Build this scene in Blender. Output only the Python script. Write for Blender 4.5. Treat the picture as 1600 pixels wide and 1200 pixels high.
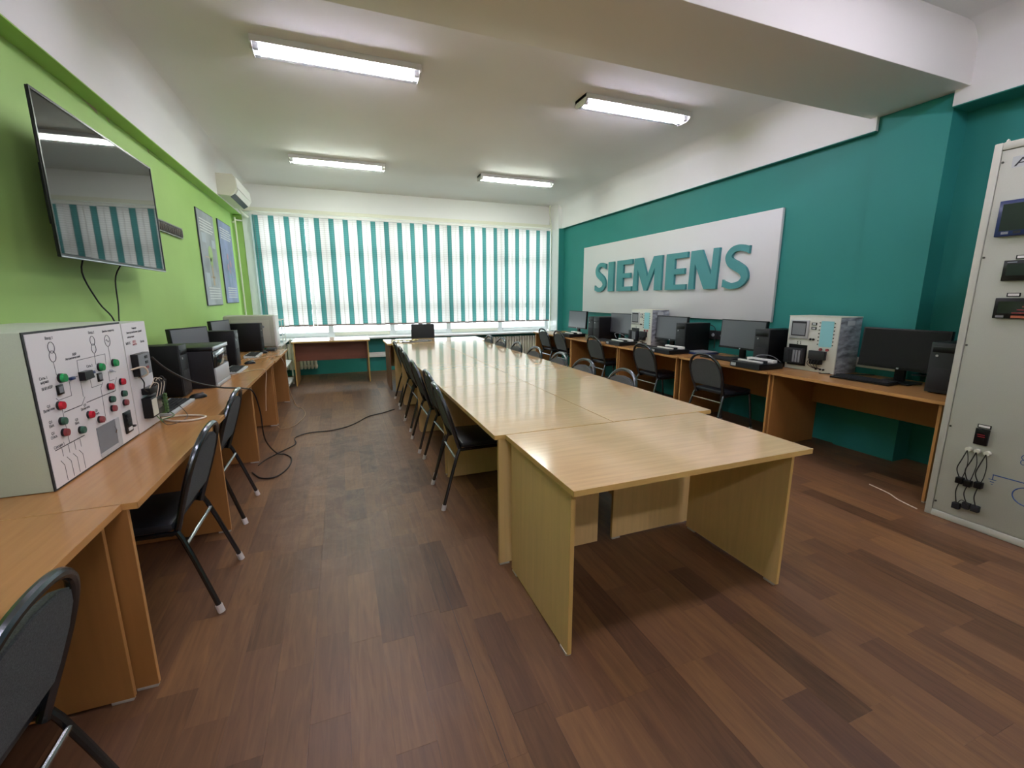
import bpy, bmesh, math, random
from mathutils import Vector, Matrix
random.seed(7)
PI = math.pi
S = bpy.context.scene
COL = S.collection
for o in list(bpy.data.objects): bpy.data.objects.remove(o)

# ------------------------------------------------------------------ camera, sky, exposure
cam_d = bpy.data.cameras.new('camera'); cam = bpy.data.objects.new('camera', cam_d); COL.objects.link(cam)
R_ = Vector((0.93356408, -0.35839957, -0.00280242)); U_ = Vector((0.07210656, 0.18015352, 0.98099202)); F_ = Vector((0.35108225, 0.91602099, -0.19402782))
cam.matrix_world = Matrix(((R_.x, U_.x, -F_.x, 0), (R_.y, U_.y, -F_.y, 0), (R_.z, U_.z, -F_.z, 1.45), (0, 0, 0, 1)))
cam_d.sensor_width = 36; cam_d.lens = 685.2 / 1600 * 36; cam_d.clip_start = .05
S.camera = cam
W = bpy.data.worlds.new('world'); S.world = W; W.use_nodes = True
bg = W.node_tree.nodes['Background']; bg.inputs[0].default_value = (0.93, 0.97, 1.0, 1); bg.inputs[1].default_value = 2.8
S.view_settings.view_transform = 'Standard'; S.view_settings.look = 'None'
S.view_settings.gamma = 1; S.view_settings.use_curve_mapping = False
S.view_settings.exposure = 1.18
TUBE_POWER = 75.0
prt_d = bpy.data.lights.new('window_portal', 'AREA'); prt_d.shape = 'RECTANGLE'; prt_d.size = 5.8; prt_d.size_y = 2.3
prt = bpy.data.objects.new('window_portal', prt_d); COL.objects.link(prt)
prt.location = (1.5, 9.36, 1.75); prt.rotation_euler = (-PI/2, 0, 0)
prt_d.cycles.is_portal = True
S.cycles.max_bounces = 10; S.cycles.diffuse_bounces = 6; S.cycles.transparent_max_bounces = 16
S.cycles.transmission_bounces = 6
S.cycles.sample_clamp_indirect = 6.0

# ------------------------------------------------------------------ materials
def lin(h):
    h = h.lstrip('#'); c = [int(h[i:i+2], 16) / 255 for i in (0, 2, 4)]
    return tuple((v / 12.92 if v <= .04045 else ((v + .055) / 1.055) ** 2.4) for v in c) + (1,)
def mk(name, hexc, rough=.5, metal=0., noise=None, bump=None, spec=.5, emit=None, coat=0., stretch=None):
    """noise=(scale, amount) varies brightness; bump=(scale, strength)"""
    m = bpy.data.materials.new(name); m.use_nodes = True; nt = m.node_tree; b = nt.nodes['Principled BSDF']
    c = lin(hexc); b.inputs['Base Color'].default_value = c; b.inputs['Roughness'].default_value = rough
    b.inputs['Metallic'].default_value = metal; b.inputs['Specular IOR Level'].default_value = spec
    if coat: b.inputs['Coat Weight'].default_value = coat; b.inputs['Coat Roughness'].default_value = .08
    if emit: b.inputs['Emission Color'].default_value = lin(emit[0]); b.inputs['Emission Strength'].default_value = emit[1]
    def co(sc):
        tc = nt.nodes.new('ShaderNodeTexCoord'); mp = nt.nodes.new('ShaderNodeMapping')
        nt.links.new(tc.outputs['Object'], mp.inputs[0]); mp.inputs['Scale'].default_value = stretch or (1, 1, 1)
        n = nt.nodes.new('ShaderNodeTexNoise'); n.inputs['Scale'].default_value = sc; n.inputs['Detail'].default_value = 5
        nt.links.new(mp.outputs[0], n.inputs[0]); return n
    if noise:
        n = co(noise[0]); mr = nt.nodes.new('ShaderNodeMapRange'); a = noise[1]
        mr.inputs[1].default_value = .3; mr.inputs[2].default_value = .7; mr.inputs[3].default_value = 1 - a; mr.inputs[4].default_value = 1 + a
        nt.links.new(n.outputs[0], mr.inputs[0])
        mx = nt.nodes.new('ShaderNodeVectorMath'); mx.operation = 'SCALE'; mx.inputs[0].default_value = c[:3]
        nt.links.new(mr.outputs[0], mx.inputs['Scale']); nt.links.new(mx.outputs[0], b.inputs['Base Color'])
    if bump:
        n = co(bump[0]); bp = nt.nodes.new('ShaderNodeBump'); bp.inputs['Strength'].default_value = bump[1]; bp.inputs['Distance'].default_value = .01
        nt.links.new(n.outputs[0], bp.inputs['Height']); nt.links.new(bp.outputs[0], b.inputs['Normal'])
    return m
def wood(name, hexc, axis, rough=.35, coat=0.):
    st = {'x': (.6, 9, 9), 'y': (9, .6, 9), 'z': (9, 9, .6)}[axis]
    return mk(name, hexc, rough, noise=(5.5, .05 if axis == 'z' else .08), stretch=st, coat=coat, spec=.8 if rough < .18 else .5)
M = dict(
    green=mk('green_paint', '#A5CB74', .6, spec=.25, bump=(2.2, .25), noise=(1.2, .05)), teal=mk('teal_paint', '#2A8079', .6, spec=.3, bump=(2.5, .2), noise=(1.0, .05)),
    white_wall=mk('white_paint', '#E3E2E1', .7, bump=(1.8, .25), noise=(.8, .03)), back_wall=mk('back_paint', '#C9C6BC', .7),
    beamp=mk('beam_paint', '#DCD9D3', .7, bump=(1.5, .2)),
    cream_trim=mk('cream_gloss', '#DAD9C8', .4), pvc=mk('window_pvc', '#E4E8E8', .3),
    topc_x=wood('beech_top_x', '#D4B07E', 'x', .15, coat=.55), pan_shade=wood('shaded_panel', '#7A5A44', 'z', .4), panc=wood('beech_panel', '#D8B87C', 'z', .4),
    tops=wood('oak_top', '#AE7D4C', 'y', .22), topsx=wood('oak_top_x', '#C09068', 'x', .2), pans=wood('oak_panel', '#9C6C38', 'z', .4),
    edge=mk('edge_band', '#C6A25E', .45), edgeo=mk('edge_band_orange', '#C08E52', .45), foot=mk('steel_foot', '#C8C4B8', .4, .4),
    frame=mk('graphite_tube', '#5C6064', .24, .95), chrome=mk('chrome_tube', '#B5B8BA', .22, 1.0),
    fabric=mk('grey_fabric', '#5C5F60', .95, noise=(260, .28), bump=(300, .3), spec=.2), vinyl=mk('black_vinyl', '#22262B', .38, bump=(60, .08)),
    cap=mk('white_cap', '#CFCAC2', .5), black=mk('black_plastic', '#0C0D0F', .35, spec=.35), blackm=mk('black_matte', '#15161A', .7, noise=(90, .1)),
    blacks=mk('tower_side', '#070708', .45, spec=.25), dgrey=mk('dark_grey_plastic', '#26282B', .5, spec=.35), grey=mk('grey_plastic', '#7E8286', .5), lgrey=mk('light_grey_plastic', '#B9BDBD', .45),
    silver=mk('silver_plastic', '#B8BCC0', .3, .5), white=mk('white_plastic', '#E6E5E0', .4), cream=mk('cream_plastic', '#D9D8C6', .45),
    screen_off=mk('screen_glass', '#1B1D22', .12, spec=.8), tvscreen=mk('tv_glass', '#151619', .02, spec=.75),
    screen_sheen=mk('matte_screen_sheen', '#50535A', .3, spec=.9), screen_sheen_pale=mk('matte_screen_sheen_pale', '#6C6F75', .35, spec=.9), screen_dark=mk('matte_screen_dark', '#101114', .45, spec=.3), keys=mk('key_black', '#1C1D20', .6),  # grey and pale screens carry the window reflection in their base colour
    boxgreen=mk('green_grey_steel', '#BCC5B4', .5, noise=(400, .04)), panelw=mk('white_panel', '#E9E6E4', .4), ink=mk('ink', '#2B2B30', .6), inkred=mk('ink_red', '#B03038', .6), inkblue=mk('ink_blue', '#2A4F8E', .6),
    cabinet=mk('cabinet_steel', '#B6B8AC', .5, noise=(300, .05), bump=(200, .1)), cabframe=mk('cabinet_frame', '#C0C1B4', .45),
    lens_g=mk('green_lens', '#149A50', .25, coat=.5), lens_r=mk('red_lens', '#C3162F', .25, coat=.5), btn_g=mk('green_button', '#2C5C49', .5), btn_r=mk('red_button', '#8C3A3C', .5),
    blue=mk('blue_plastic', '#182C5C', .3), lcd=mk('lcd_dark', '#2A3530', .2), cyan=mk('cyan_panel', '#8CCBD0', .45), trainer=mk('trainer_plate', '#CDD0C4', .45),
    screw=mk('screw', '#5A5A55', .4, .7), cable=mk('black_cable', '#1A1818', .5), wcable=mk('white_cable', '#D8CBB4', .5), bcable=mk('beige_cable', '#A68A6A', .5),
    pcb=mk('green_terminal', '#4C6E38', .5), rad=mk('radiator_paint', '#CFCBB8', .4), board=mk('board_white', '#D3D4D4', .5), letter=mk('letter_teal', '#3F8A8C', .5),
    blindw=None, blindt=None, paper=mk('yellow_paper', '#D8CF9A', .7), plasticclear=None, brown=mk('weight', '#8B7B76', .6), lamp_body=mk('lamp_body', '#D8D8D4', .4),
    pipe=mk('pipe_paint', '#C9CDB8', .4), seal=mk('seal_dark', '#3A3A3A', .6), peel=mk('bare_plaster', '#B7A58C', .8), dirtside=mk('trainer_side', '#8A8E94', .5, noise=(9, .7), stretch=(1, 1, 3)),
)
def transl(name, hexc, t):
    m = bpy.data.materials.new(name); m.use_nodes = True; nt = m.node_tree; nt.nodes.remove(nt.nodes['Principled BSDF'])
    o = nt.nodes['Material Output']; d = nt.nodes.new('ShaderNodeBsdfDiffuse'); tr = nt.nodes.new('ShaderNodeBsdfTranslucent'); mx = nt.nodes.new('ShaderNodeMixShader')
    tc = nt.nodes.new('ShaderNodeTexCoord'); w = nt.nodes.new('ShaderNodeTexWave'); w.bands_direction = 'Z'; w.inputs['Scale'].default_value = 9; w.inputs['Distortion'].default_value = 1.5
    nt.links.new(tc.outputs['Object'], w.inputs[0])
    mr = nt.nodes.new('ShaderNodeMapRange'); mr.inputs[3].default_value = .86; mr.inputs[4].default_value = 1.05; nt.links.new(w.outputs[1], mr.inputs[0])
    vm = nt.nodes.new('ShaderNodeVectorMath'); vm.operation = 'SCALE'; vm.inputs[0].default_value = lin(hexc)[:3]; nt.links.new(mr.outputs[0], vm.inputs['Scale'])
    nt.links.new(vm.outputs[0], d.inputs[0]); nt.links.new(vm.outputs[0], tr.inputs[0]); mx.inputs[0].default_value = t
    nt.links.new(d.outputs[0], mx.inputs[1]); nt.links.new(tr.outputs[0], mx.inputs[2]); nt.links.new(mx.outputs[0], o.inputs[0]); return m
M['blindw'] = transl('cream_blind', '#D2CCC8', .40); M['blindt'] = transl('teal_blind', '#4B817E', .38)
def clear(name, tint, gl=.06):
    m = bpy.data.materials.new(name); m.use_nodes = True; nt = m.node_tree; nt.nodes.remove(nt.nodes['Principled BSDF'])
    o = nt.nodes['Material Output']; t = nt.nodes.new('ShaderNodeBsdfTransparent'); t.inputs[0].default_value = lin(tint)
    g = nt.nodes.new('ShaderNodeBsdfGlossy'); g.inputs['Roughness'].default_value = .05; mx = nt.nodes.new('ShaderNodeMixShader'); mx.inputs[0].default_value = gl
    nt.links.new(t.outputs[0], mx.inputs[1]); nt.links.new(g.outputs[0], mx.inputs[2]); nt.links.new(mx.outputs[0], o.inputs[0]); return m
M['glass'] = clear('window_glass', '#F4FAFA'); M['plasticclear'] = clear('clear_plastic', '#E8EEF0', .15); M['diffuser'] = clear('lamp_cover', '#F6F6F6', .08)
def emis(name, hexc, s):
    m = bpy.data.materials.new(name); m.use_nodes = True; nt = m.node_tree; nt.nodes.remove(nt.nodes['Principled BSDF'])
    e = nt.nodes.new('ShaderNodeEmission'); e.inputs[0].default_value = lin(hexc); e.inputs[1].default_value = s
    nt.links.new(e.outputs[0], nt.nodes['Material Output'].inputs[0]); return m
M['tube_cool'] = emis('tube_cool', '#F1EBFF', TUBE_POWER); M['tube_rear'] = emis('tube_rear', '#F1EBFF', TUBE_POWER * .8); M['tube_warm'] = emis('tube_neutral', '#F6FFF2', TUBE_POWER)
def floor_mat():
    m = bpy.data.materials.new('plank_floor'); m.use_nodes = True; nt = m.node_tree; b = nt.nodes['Principled BSDF']; b.inputs['Specular IOR Level'].default_value = .38; N = nt.nodes.new; L = nt.links.new
    at = N('ShaderNodeAttribute'); at.attribute_name = 'tone'; tc = N('ShaderNodeTexCoord'); sp = N('ShaderNodeSeparateColor'); L(at.outputs['Color'], sp.inputs[0])
    mp = N('ShaderNodeMapping'); mp.inputs['Scale'].default_value = (1, .09, 1); L(tc.outputs['Object'], mp.inputs[0])
    add = N('ShaderNodeVectorMath'); add.operation = 'ADD'; sc = N('ShaderNodeVectorMath'); sc.operation = 'SCALE'; sc.inputs['Scale'].default_value = 37
    L(at.outputs['Color'], sc.inputs[0]); L(mp.outputs[0], add.inputs[0]); L(sc.outputs[0], add.inputs[1])
    n = N('ShaderNodeTexNoise'); n.inputs['Scale'].default_value = 42; n.inputs['Detail'].default_value = 6; n.inputs['Distortion'].default_value = .9; L(add.outputs[0], n.inputs[0])
    cr = N('ShaderNodeValToRGB'); cr.color_ramp.elements[0].color = lin('#3F2B1C'); cr.color_ramp.elements[1].color = lin('#906A42')
    e = cr.color_ramp.elements.new(.45); e.color = lin('#6A4B31')
    mm = N('ShaderNodeMath'); mm.operation = 'MULTIPLY_ADD'; mm.inputs[1].default_value = .8; L(n.outputs[0], mm.inputs[0])
    m2 = N('ShaderNodeMath'); m2.operation = 'MULTIPLY_ADD'; m2.inputs[1].default_value = .8; m2.inputs[2].default_value = -.33; L(sp.outputs[0], m2.inputs[0]); L(m2.outputs[0], mm.inputs[2])
    L(mm.outputs[0], cr.inputs[0])
    # worn, scuffed walkway between the desks
    w = N('ShaderNodeTexNoise'); w.inputs['Scale'].default_value = 5.5; w.inputs['Detail'].default_value = 12; w.inputs['Roughness'].default_value = .8; w.inputs['Distortion'].default_value = .7; L(tc.outputs['Object'], w.inputs[0])
    g = N('ShaderNodeSeparateXYZ'); L(tc.outputs['Object'], g.inputs[0])
    def band(out, c, half):
        a = N('ShaderNodeMath'); a.operation = 'SUBTRACT'; a.inputs[1].default_value = c; L(out, a.inputs[0])
        s = N('ShaderNodeMath'); s.operation = 'ABSOLUTE'; L(a.outputs[0], s.inputs[0])
        r = N('ShaderNodeMapRange'); r.inputs[1].default_value = half; r.inputs[2].default_value = half * .4; L(s.outputs[0], r.inputs[0]); return r
    bx, by = band(g.outputs[0], -.02, .75), band(g.outputs[1], 4.4, 2.5)
    r1 = N('ShaderNodeMapRange'); r1.inputs[1].default_value = .44; r1.inputs[2].default_value = .72; L(w.outputs[0], r1.inputs[0])
    p1 = N('ShaderNodeMath'); p1.operation = 'MULTIPLY'; L(bx.outputs[0], p1.inputs[0]); L(by.outputs[0], p1.inputs[1])
    p2 = N('ShaderNodeMath'); p2.operation = 'MULTIPLY'; L(p1.outputs[0], p2.inputs[0]); L(r1.outputs[0], p2.inputs[1])
    p3 = N('ShaderNodeMath'); p3.operation = 'MULTIPLY'; p3.inputs[1].default_value = .6; L(p2.outputs[0], p3.inputs[0])
    mx = N('ShaderNodeMix'); mx.data_type = 'RGBA'; L(p3.outputs[0], mx.inputs[0]); hm = N('ShaderNodeMix'); hm.data_type = 'RGBA'; hf = N('ShaderNodeMath'); hf.operation = 'MULTIPLY'; hf.inputs[1].default_value = .35; L(sp.outputs[1], hf.inputs[0]); L(hf.outputs[0], hm.inputs[0]); L(cr.outputs[0], hm.inputs[6]); hm.inputs[7].default_value = lin('#5A3F36'); L(hm.outputs[2], mx.inputs[6]); mx.inputs[7].default_value = lin('#A08A76')
    L(mx.outputs[2], b.inputs['Base Color'])
    r2 = N('ShaderNodeMapRange'); r2.inputs[3].default_value = .34; r2.inputs[4].default_value = .5; L(w.outputs[0], r2.inputs[0]); L(r2.outputs[0], b.inputs['Roughness'])
    bp = N('ShaderNodeBump'); bp.inputs['Strength'].default_value = .12; bp.inputs['Distance'].default_value = .004; L(n.outputs[0], bp.inputs['Height']); L(bp.outputs[0], b.inputs['Normal'])
    return m
M['floor'] = floor_mat()

# ------------------------------------------------------------------ mesh helpers
class MB:
    def __init__(s): s.b = bmesh.new()
    def box(s, x0, x1, y0, y1, z0, z1, bev=0.):
        if x0 > x1: x0, x1 = x1, x0
        if y0 > y1: y0, y1 = y1, y0
        if z0 > z1: z0, z1 = z1, z0
        r = bmesh.ops.create_cube(s.b, size=1.)['verts']
        for v in r: v.co = Vector(((x0+x1)/2 + v.co.x*(x1-x0), (y0+y1)/2 + v.co.y*(y1-y0), (z0+z1)/2 + v.co.z*(z1-z0)))
        if bev:
            es = list({e for v in r for e in v.link_edges}); bmesh.ops.bevel(s.b, geom=es, offset=bev, segments=2, affect='EDGES', profile=.5)
        return s
    def cyl(s, p0, p1, r, seg=14, r2=None):
        p0, p1 = Vector(p0), Vector(p1); d = p1 - p0
        m = Matrix.Translation((p0+p1)/2) @ d.to_track_quat('Z', 'Y').to_matrix().to_4x4()
        bmesh.ops.create_cone(s.b, cap_ends=True, segments=seg, radius1=r, radius2=r if r2 is None else r2, depth=d.length, matrix=m); return s
    def sph(s, c, rx, ry=None, rz=None, seg=12):
        m = Matrix.Translation(c) @ Matrix.Diagonal((rx, ry or rx, rz or rx, 1))
        bmesh.ops.create_uvsphere(s.b, u_segments=seg, v_segments=max(6, seg*2//3), radius=1, matrix=m); return s
    def tube(s, pts, r, seg=8, smooth=0, closed=False):
        P = [Vector(p) for p in pts]
        if smooth:
            Q = []; n = len(P); rng = n if closed else n-1
            for i in range(rng):
                a = P[(i-1) % n] if (i or closed) else P[0]; b = P[i]; c = P[(i+1) % n]; d = P[(i+2) % n] if (i+2 < n or closed) else P[-1]
                for k in range(smooth):
                    t = k/smooth; Q.append(.5*((2*b)+(-a+c)*t+(2*a-5*b+4*c-d)*t*t+(-a+3*b-3*c+d)*t*t*t))
            if not closed: Q.append(P[-1])
            P = Q
        rings = []; n = len(P); up = None
        for i, p in enumerate(P):
            if closed: t = (P[(i+1) % n]-P[i-1]).normalized()
            else: t = (P[min(i+1, n-1)]-P[max(i-1, 0)]).normalized()
            if up is None: up = t.orthogonal().normalized()
            else: up = (up - t*up.dot(t)).normalized()
            w = t.cross(up)
            rings.append([s.b.verts.new(p + (up*math.cos(2*PI*k/seg)+w*math.sin(2*PI*k/seg))*r) for k in range(seg)])
        for i in range(n if closed else n-1):
            A, B = rings[i], rings[(i+1) % n]
            for k in range(seg): s.b.faces.new((A[k], A[(k+1) % seg], B[(k+1) % seg], B[k]))
        if not closed:
            s.b.faces.new(rings[0][::-1]); s.b.faces.new(rings[-1])
        return s
    def prism(s, poly, fn, t0, t1):
        """poly 2D points; fn(a,b,t)->3D"""
        A = [s.b.verts.new(fn(a, b, t0)) for a, b in poly]; B = [s.b.verts.new(fn(a, b, t1)) for a, b in poly]; n = len(poly)
        s.b.faces.new(A[::-1]); s.b.faces.new(B)
        for i in range(n): s.b.faces.new((A[i], A[(i+1) % n], B[(i+1) % n], B[i]))
        return s
    def mesh(s, name, mat, smooth=True):
        bmesh.ops.recalc_face_normals(s.b, faces=s.b.faces)
        me = bpy.data.meshes.new(name); s.b.to_mesh(me); s.b.free()
        if mat: me.materials.append(mat)
        if smooth:
            me.polygons.foreach_set('use_smooth', [True]*len(me.polygons))
            try: me.set_sharp_from_angle(angle=math.radians(35))
            except Exception: pass
        return me
ROOT = {}
def setp(o, label=None, cat=None, group=None, kind=None):
    for k, v in (('label', label), ('category', cat), ('group', group), ('kind', kind)):
        if v: o[k] = v
    return o
def thing(name, label, cat, loc=(0, 0, 0), rz=0, group=None):
    o = bpy.data.objects.new(name, None); o.empty_display_size = .1; COL.objects.link(o); o.location = loc; o.rotation_euler = (0, 0, rz)
    ROOT[o.name] = Matrix.Translation(loc) @ Matrix.Rotation(rz, 4, 'Z'); return setp(o, label, cat, group)
def part(name, mb, mat, parent=None, label=None, kind=None, world=False):
    me = mb.mesh(name, M[mat] if isinstance(mat, str) else mat) if isinstance(mb, MB) else mb
    o = bpy.data.objects.new(name, me); COL.objects.link(o)
    if parent:
        o.parent = parent; Mx = ROOT[parent.name]; ROOT[o.name] = Mx
        if world: me.transform(Mx.inverted())
    else: ROOT[o.name] = Matrix.Identity(4)
    return setp(o, label, kind=kind)
def wpart(name, mb, mat, parent, label=None, kind=None): return part(name, mb, mat, parent, label, kind, True)
def single(name, mb, mat, label, cat, group=None): return setp(part(name, mb, mat), label, cat, group)
def struct(name, mb, mat, parent=None): 
    o = part(name, mb, mat, parent)
    if not parent: o['kind'] = 'structure'
    return o
def copy_tree(o, parent=None):
    c = o.copy(); COL.objects.link(c); c.parent = parent
    for ch in list(o.children): copy_tree(ch, c)
    return c
def dup(o, loc, rz, label):
    c = copy_tree(o); c.location = loc; c.rotation_euler = (0, 0, rz); c['label'] = label
    ROOT[c.name] = Matrix.Translation(loc) @ Matrix.Rotation(rz, 4, 'Z'); return c
def text(s, size, origin, xd, nd, mat, parent, name='lettering', ext=.0004, world=True, align='CENTER', sx=1.):
    cu = bpy.data.curves.new('t', 'FONT'); cu.body = s; cu.size = size; cu.extrude = ext; cu.align_x = align; cu.resolution_u = 2
    ob = bpy.data.objects.new('t', cu); COL.objects.link(ob); bpy.context.view_layer.update()
    me = bpy.data.meshes.new_from_object(ob.evaluated_get(bpy.context.evaluated_depsgraph_get())); bpy.data.objects.remove(ob); bpy.data.curves.remove(cu)
    x = Vector(xd).normalized(); n = Vector(nd).normalized(); y = n.cross(x); o = Vector(origin)
    me.transform(Matrix(((x.x*sx, y.x, n.x, o.x), (x.y*sx, y.y, n.y, o.y), (x.z*sx, y.z, n.z, o.z), (0, 0, 0, 1))))
    me.materials.clear(); me.materials.append(M[mat])
    return part(name, me, None, parent, world=world)

# ------------------------------------------------------------------ room shell
XL, XR, YW, YB, ZC = -1.63, 4.53, 9.15, -3.2, 3.38
fl = struct('floor', MB().box(XL-.1, 4.8, YB-.1, YW+.1, -.12, -.004), mk('subfloor', '#2A1C16', .9))
pw, planks = .134, []
ncol = int((4.8-XL)/pw)+1
for i in range(ncol):
    y = YB + random.random()*.8 - .8
    while y < YW:
        L = random.choice((.42, .5, .5, .62, .74)); x0 = XL-.05+i*pw
        planks.append((x0, x0+pw, max(y, YB), min(y+L, YW))); y += L
def tone(): return (random.choice((.2, .34, .46, .5, .55, .62, .66, .74)) + random.uniform(-.05, .05), random.random(), random.random(), 1)
def plank_mesh(lst, name):
    b = bmesh.new(); ly = b.loops.layers.float_color.new('tone'); g = .00025
    for x0, x1, y0, y1 in lst:
        if y1-y0 < .02: continue
        c = tone(); z1 = random.uniform(-.0003, 0); t = [b.verts.new(p) for p in ((x0+g, y0+g, z1), (x1-g, y0+g, z1), (x1-g, y1-g, z1), (x0+g, y1-g, z1))]
        lo = [b.verts.new((v.co.x, v.co.y, -.005)) for v in t]; fs = [b.faces.new(t), b.faces.new(lo[::-1])] + [b.faces.new((lo[k], lo[(k+1) % 4], t[(k+1) % 4], t[k])) for k in range(4)]
        for f in fs:
            for l in f.loops: l[ly] = c
    me = bpy.data.meshes.new(name); b.to_mesh(me); b.free(); me.materials.append(M['floor']); return me
def inview(p):
    x, y = (p[0]+p[1])/2, (p[2]+p[3])/2; v = Vector((x, y, -1.45)); d = v.dot(F_)
    if d < .3: return 9e9
    px, py = 800+685*v.dot(R_)/d, 600-685*v.dot(U_)/d
    if not (-60 < px < 1660 and py < 1260): return 9e9
    if x < -1.0 or (x > 3.7): return 9e8 + v.length
    return v.length
planks.sort(key=inview)
for p in planks[:290]:
    if p[3]-p[2] > .02: part('plank', plank_mesh([p], 'plank'), None, fl)
part('far_planks', plank_mesh(planks[290:], 'far_planks'), None, fl, kind='stuff')
struct('floor_seam', MB().box(.388, .3895, .5, 8.6, -.0005, .0012), 'seal', fl)

struct('wall_left', MB().box(XL-.2, XL, YB, YW+.2, 0, ZC), 'green')
def cove(x_wall, x_face, sgn, y0, y1, zb=2.87, r=.16):
    # sgn=+1: band on the left wall, room towards +x
    pts = [(x_wall, zb), (x_face, zb), (x_face, ZC-r)] + [(x_face+sgn*r*(1-math.cos(a)), ZC-r+r*math.sin(a)) for a in [k*PI/16 for k in range(1, 9)]] + [(x_wall, ZC)]
    return MB().prism(pts, lambda a, b, t: (a, t, b), y0, y1)
struct('trim_1', cove(XL-.01, -1.505, 1, YB, YW), 'white_wall')
struct('trim_2', MB().box(XL, -1.5055, YB, YW, 2.862, 2.8695), 'green')
struct('wall_right', MB().box(XR, XR+.4, 2.75, YW+.2, 0, 3.0).box(4.70, 4.93, YB, 2.76, 0, 3.0), 'teal')
struct('trim_3', cove(4.72, 4.47, -1, 2.77, YW), 'white_wall')
struct('trim_4', cove(4.72, 4.47, -1, YB, 2.245), 'white_wall')
struct('trim_5', MB().box(4.4705, 4.70, YB, 2.245, 2.862, 2.8695).box(4.4705, 4.53, 2.775, 8.70, 2.862, 2.8695), 'teal')
struct('trim_6', MB().box(4.50, 4.72, 2.25, 2.768, 0, 2.978), 'teal')
struct('ceiling', MB().box(XL-.2, 4.93, YB-.2, YW+.2, ZC, ZC+.2), 'white_wall')
struct('trim_7', MB().box(XL-.1, 4.71, 2.155, 2.83, 2.98, ZC+.01, .006), 'beamp')
struct('wall_back', MB().box(XL-.2, 4.93, YB-.2, YB, 0, ZC), 'back_wall')
# window wall
struct('wall_window', MB().box(XL, 4.6, YW, YW+.25, 0, .66).box(XL, -1.49, YW, YW+.25, .66, 2.87), 'teal').data.materials.append(M['green'])
ww = bpy.data.objects['wall_window'].data
for p in ww.polygons:
    if p.center.x < -1.4 and p.center.z > .7: p.material_index = 1
struct('trim_8', MB().box(XL, -1.50, YW-.006, YW-.001, .0, 2.86), 'green')
struct('trim_9', MB().box(-1.49, -1.36, YW-.02, YW+.2, .70, 2.93), 'pvc')
struct('trim_10', MB().box(XL, 4.6, YW, YW+.25, 2.87, ZC), 'white_wall')
struct('trim_11', MB().box(-1.49, 4.40, YW-.12, YW, 2.925, 2.985, .004), 'cream_trim')
struct('trim_12', MB().box(4.405, 4.53, 8.70, YW, 0, 2.87), 'teal')
struct('trim_13', MB().box(4.385, 4.405, 8.70, YW+.1, .72, 2.869), 'pvc')
struct('trim_14', MB().box(4.385, 4.53, 8.70, YW, 2.87, ZC, .004), 'white_wall')
win = bpy.data.objects.new('window_1', None); COL.objects.link(win); win['kind'] = 'structure'; ROOT['window_1'] = Matrix.Identity(4)
X0, X1 = -1.36, 4.385
part('frame', MB().box(X0, X1, 9.17, 9.25, .70, .80).box(X0, X1, 9.17, 9.25, 2.80, 2.90).box(X0, X0+.07, 9.17, 9.25, .8, 2.8).box(X1-.07, X1, 9.17, 9.25, .8, 2.8), 'pvc', win)
bays = 5; bw = (X1-X0)/bays
for k in range(1, bays): part('mullion', MB().box(X0+k*bw-.045, X0+k*bw+.045, 9.165, 9.255, .75, 2.85), 'pvc', win)
for zz in (1.28, 2.24):
    for k in range(bays): part('transom', MB().box(X0+k*bw+.045, X0+(k+1)*bw-.045, 9.17, 9.25, zz-.055, zz+.055), 'pvc', win)
for k in range(bays):
    for a, b_ in ((.80, 1.225), (1.335, 2.185), (2.295, 2.80)):
        part('pane', MB().box(X0+k*bw+.05, X0+(k+1)*bw-.05, 9.205, 9.213, a, b_), 'glass', win)
    part('lower_sash', MB().box(X0+k*bw+.06, X0+(k+1)*bw-.06, 9.15, 9.168, .73, .79, .003), 'cream_trim' if k % 2 else 'pvc', win)
struct('window_sill', MB().box(-1.49, 4.385, 8.90, 9.17, .672, .708, .006), 'pvc', win)
# surface duct on the right wall and on the window wall
struct('trim_15', MB().box(4.49, 4.4995, 2.27, 2.75, .80, .89, .002).box(4.64, 4.70, 1.7, 2.25, .80, .89, .002), 'cream')
struct('trim_16', MB().box(.30, 2.55, 9.10, YW, .285, .38, .003), 'white')
# peeled plaster edge under the left band
pe = MB()
for y, w in ((3.1, .12), (4.35, .22), (4.7, .06), (5.5, .05)):
    pe.prism([(y, 2.856), (y+w*.5, 2.85), (y+w, 2.83), (y+w*.9, 2.858)], lambda a, b, t: (t, a, b), XL+.0005, XL+.003)
struct('trim_17', pe, 'peel')

# vertical pipes
single('heating_pipe', MB().cyl((-1.585, 9.03, 0), (-1.585, 9.03, 2.80), .016).cyl((-1.63, 9.03, 2.72), (-1.585, 9.03, 2.72), .02).cyl((-1.585, 9.03, 2.76), (-1.50, 9.13, 2.76), .014), 'pipe', 'pale painted vertical heating pipe in the green corner beside the window', 'pipe')
single('heating_pipe', MB().tube([(4.36, 8.98, 0.55), (4.36, 8.98, 2.95), (4.345, 9.0, 3.1), (4.33, 9.0, 3.2), (4.33, 9.0, 3.375)], .011, 8), 'pipe', 'thin white vertical pipe at the right end of the window blinds', 'pipe')

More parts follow.
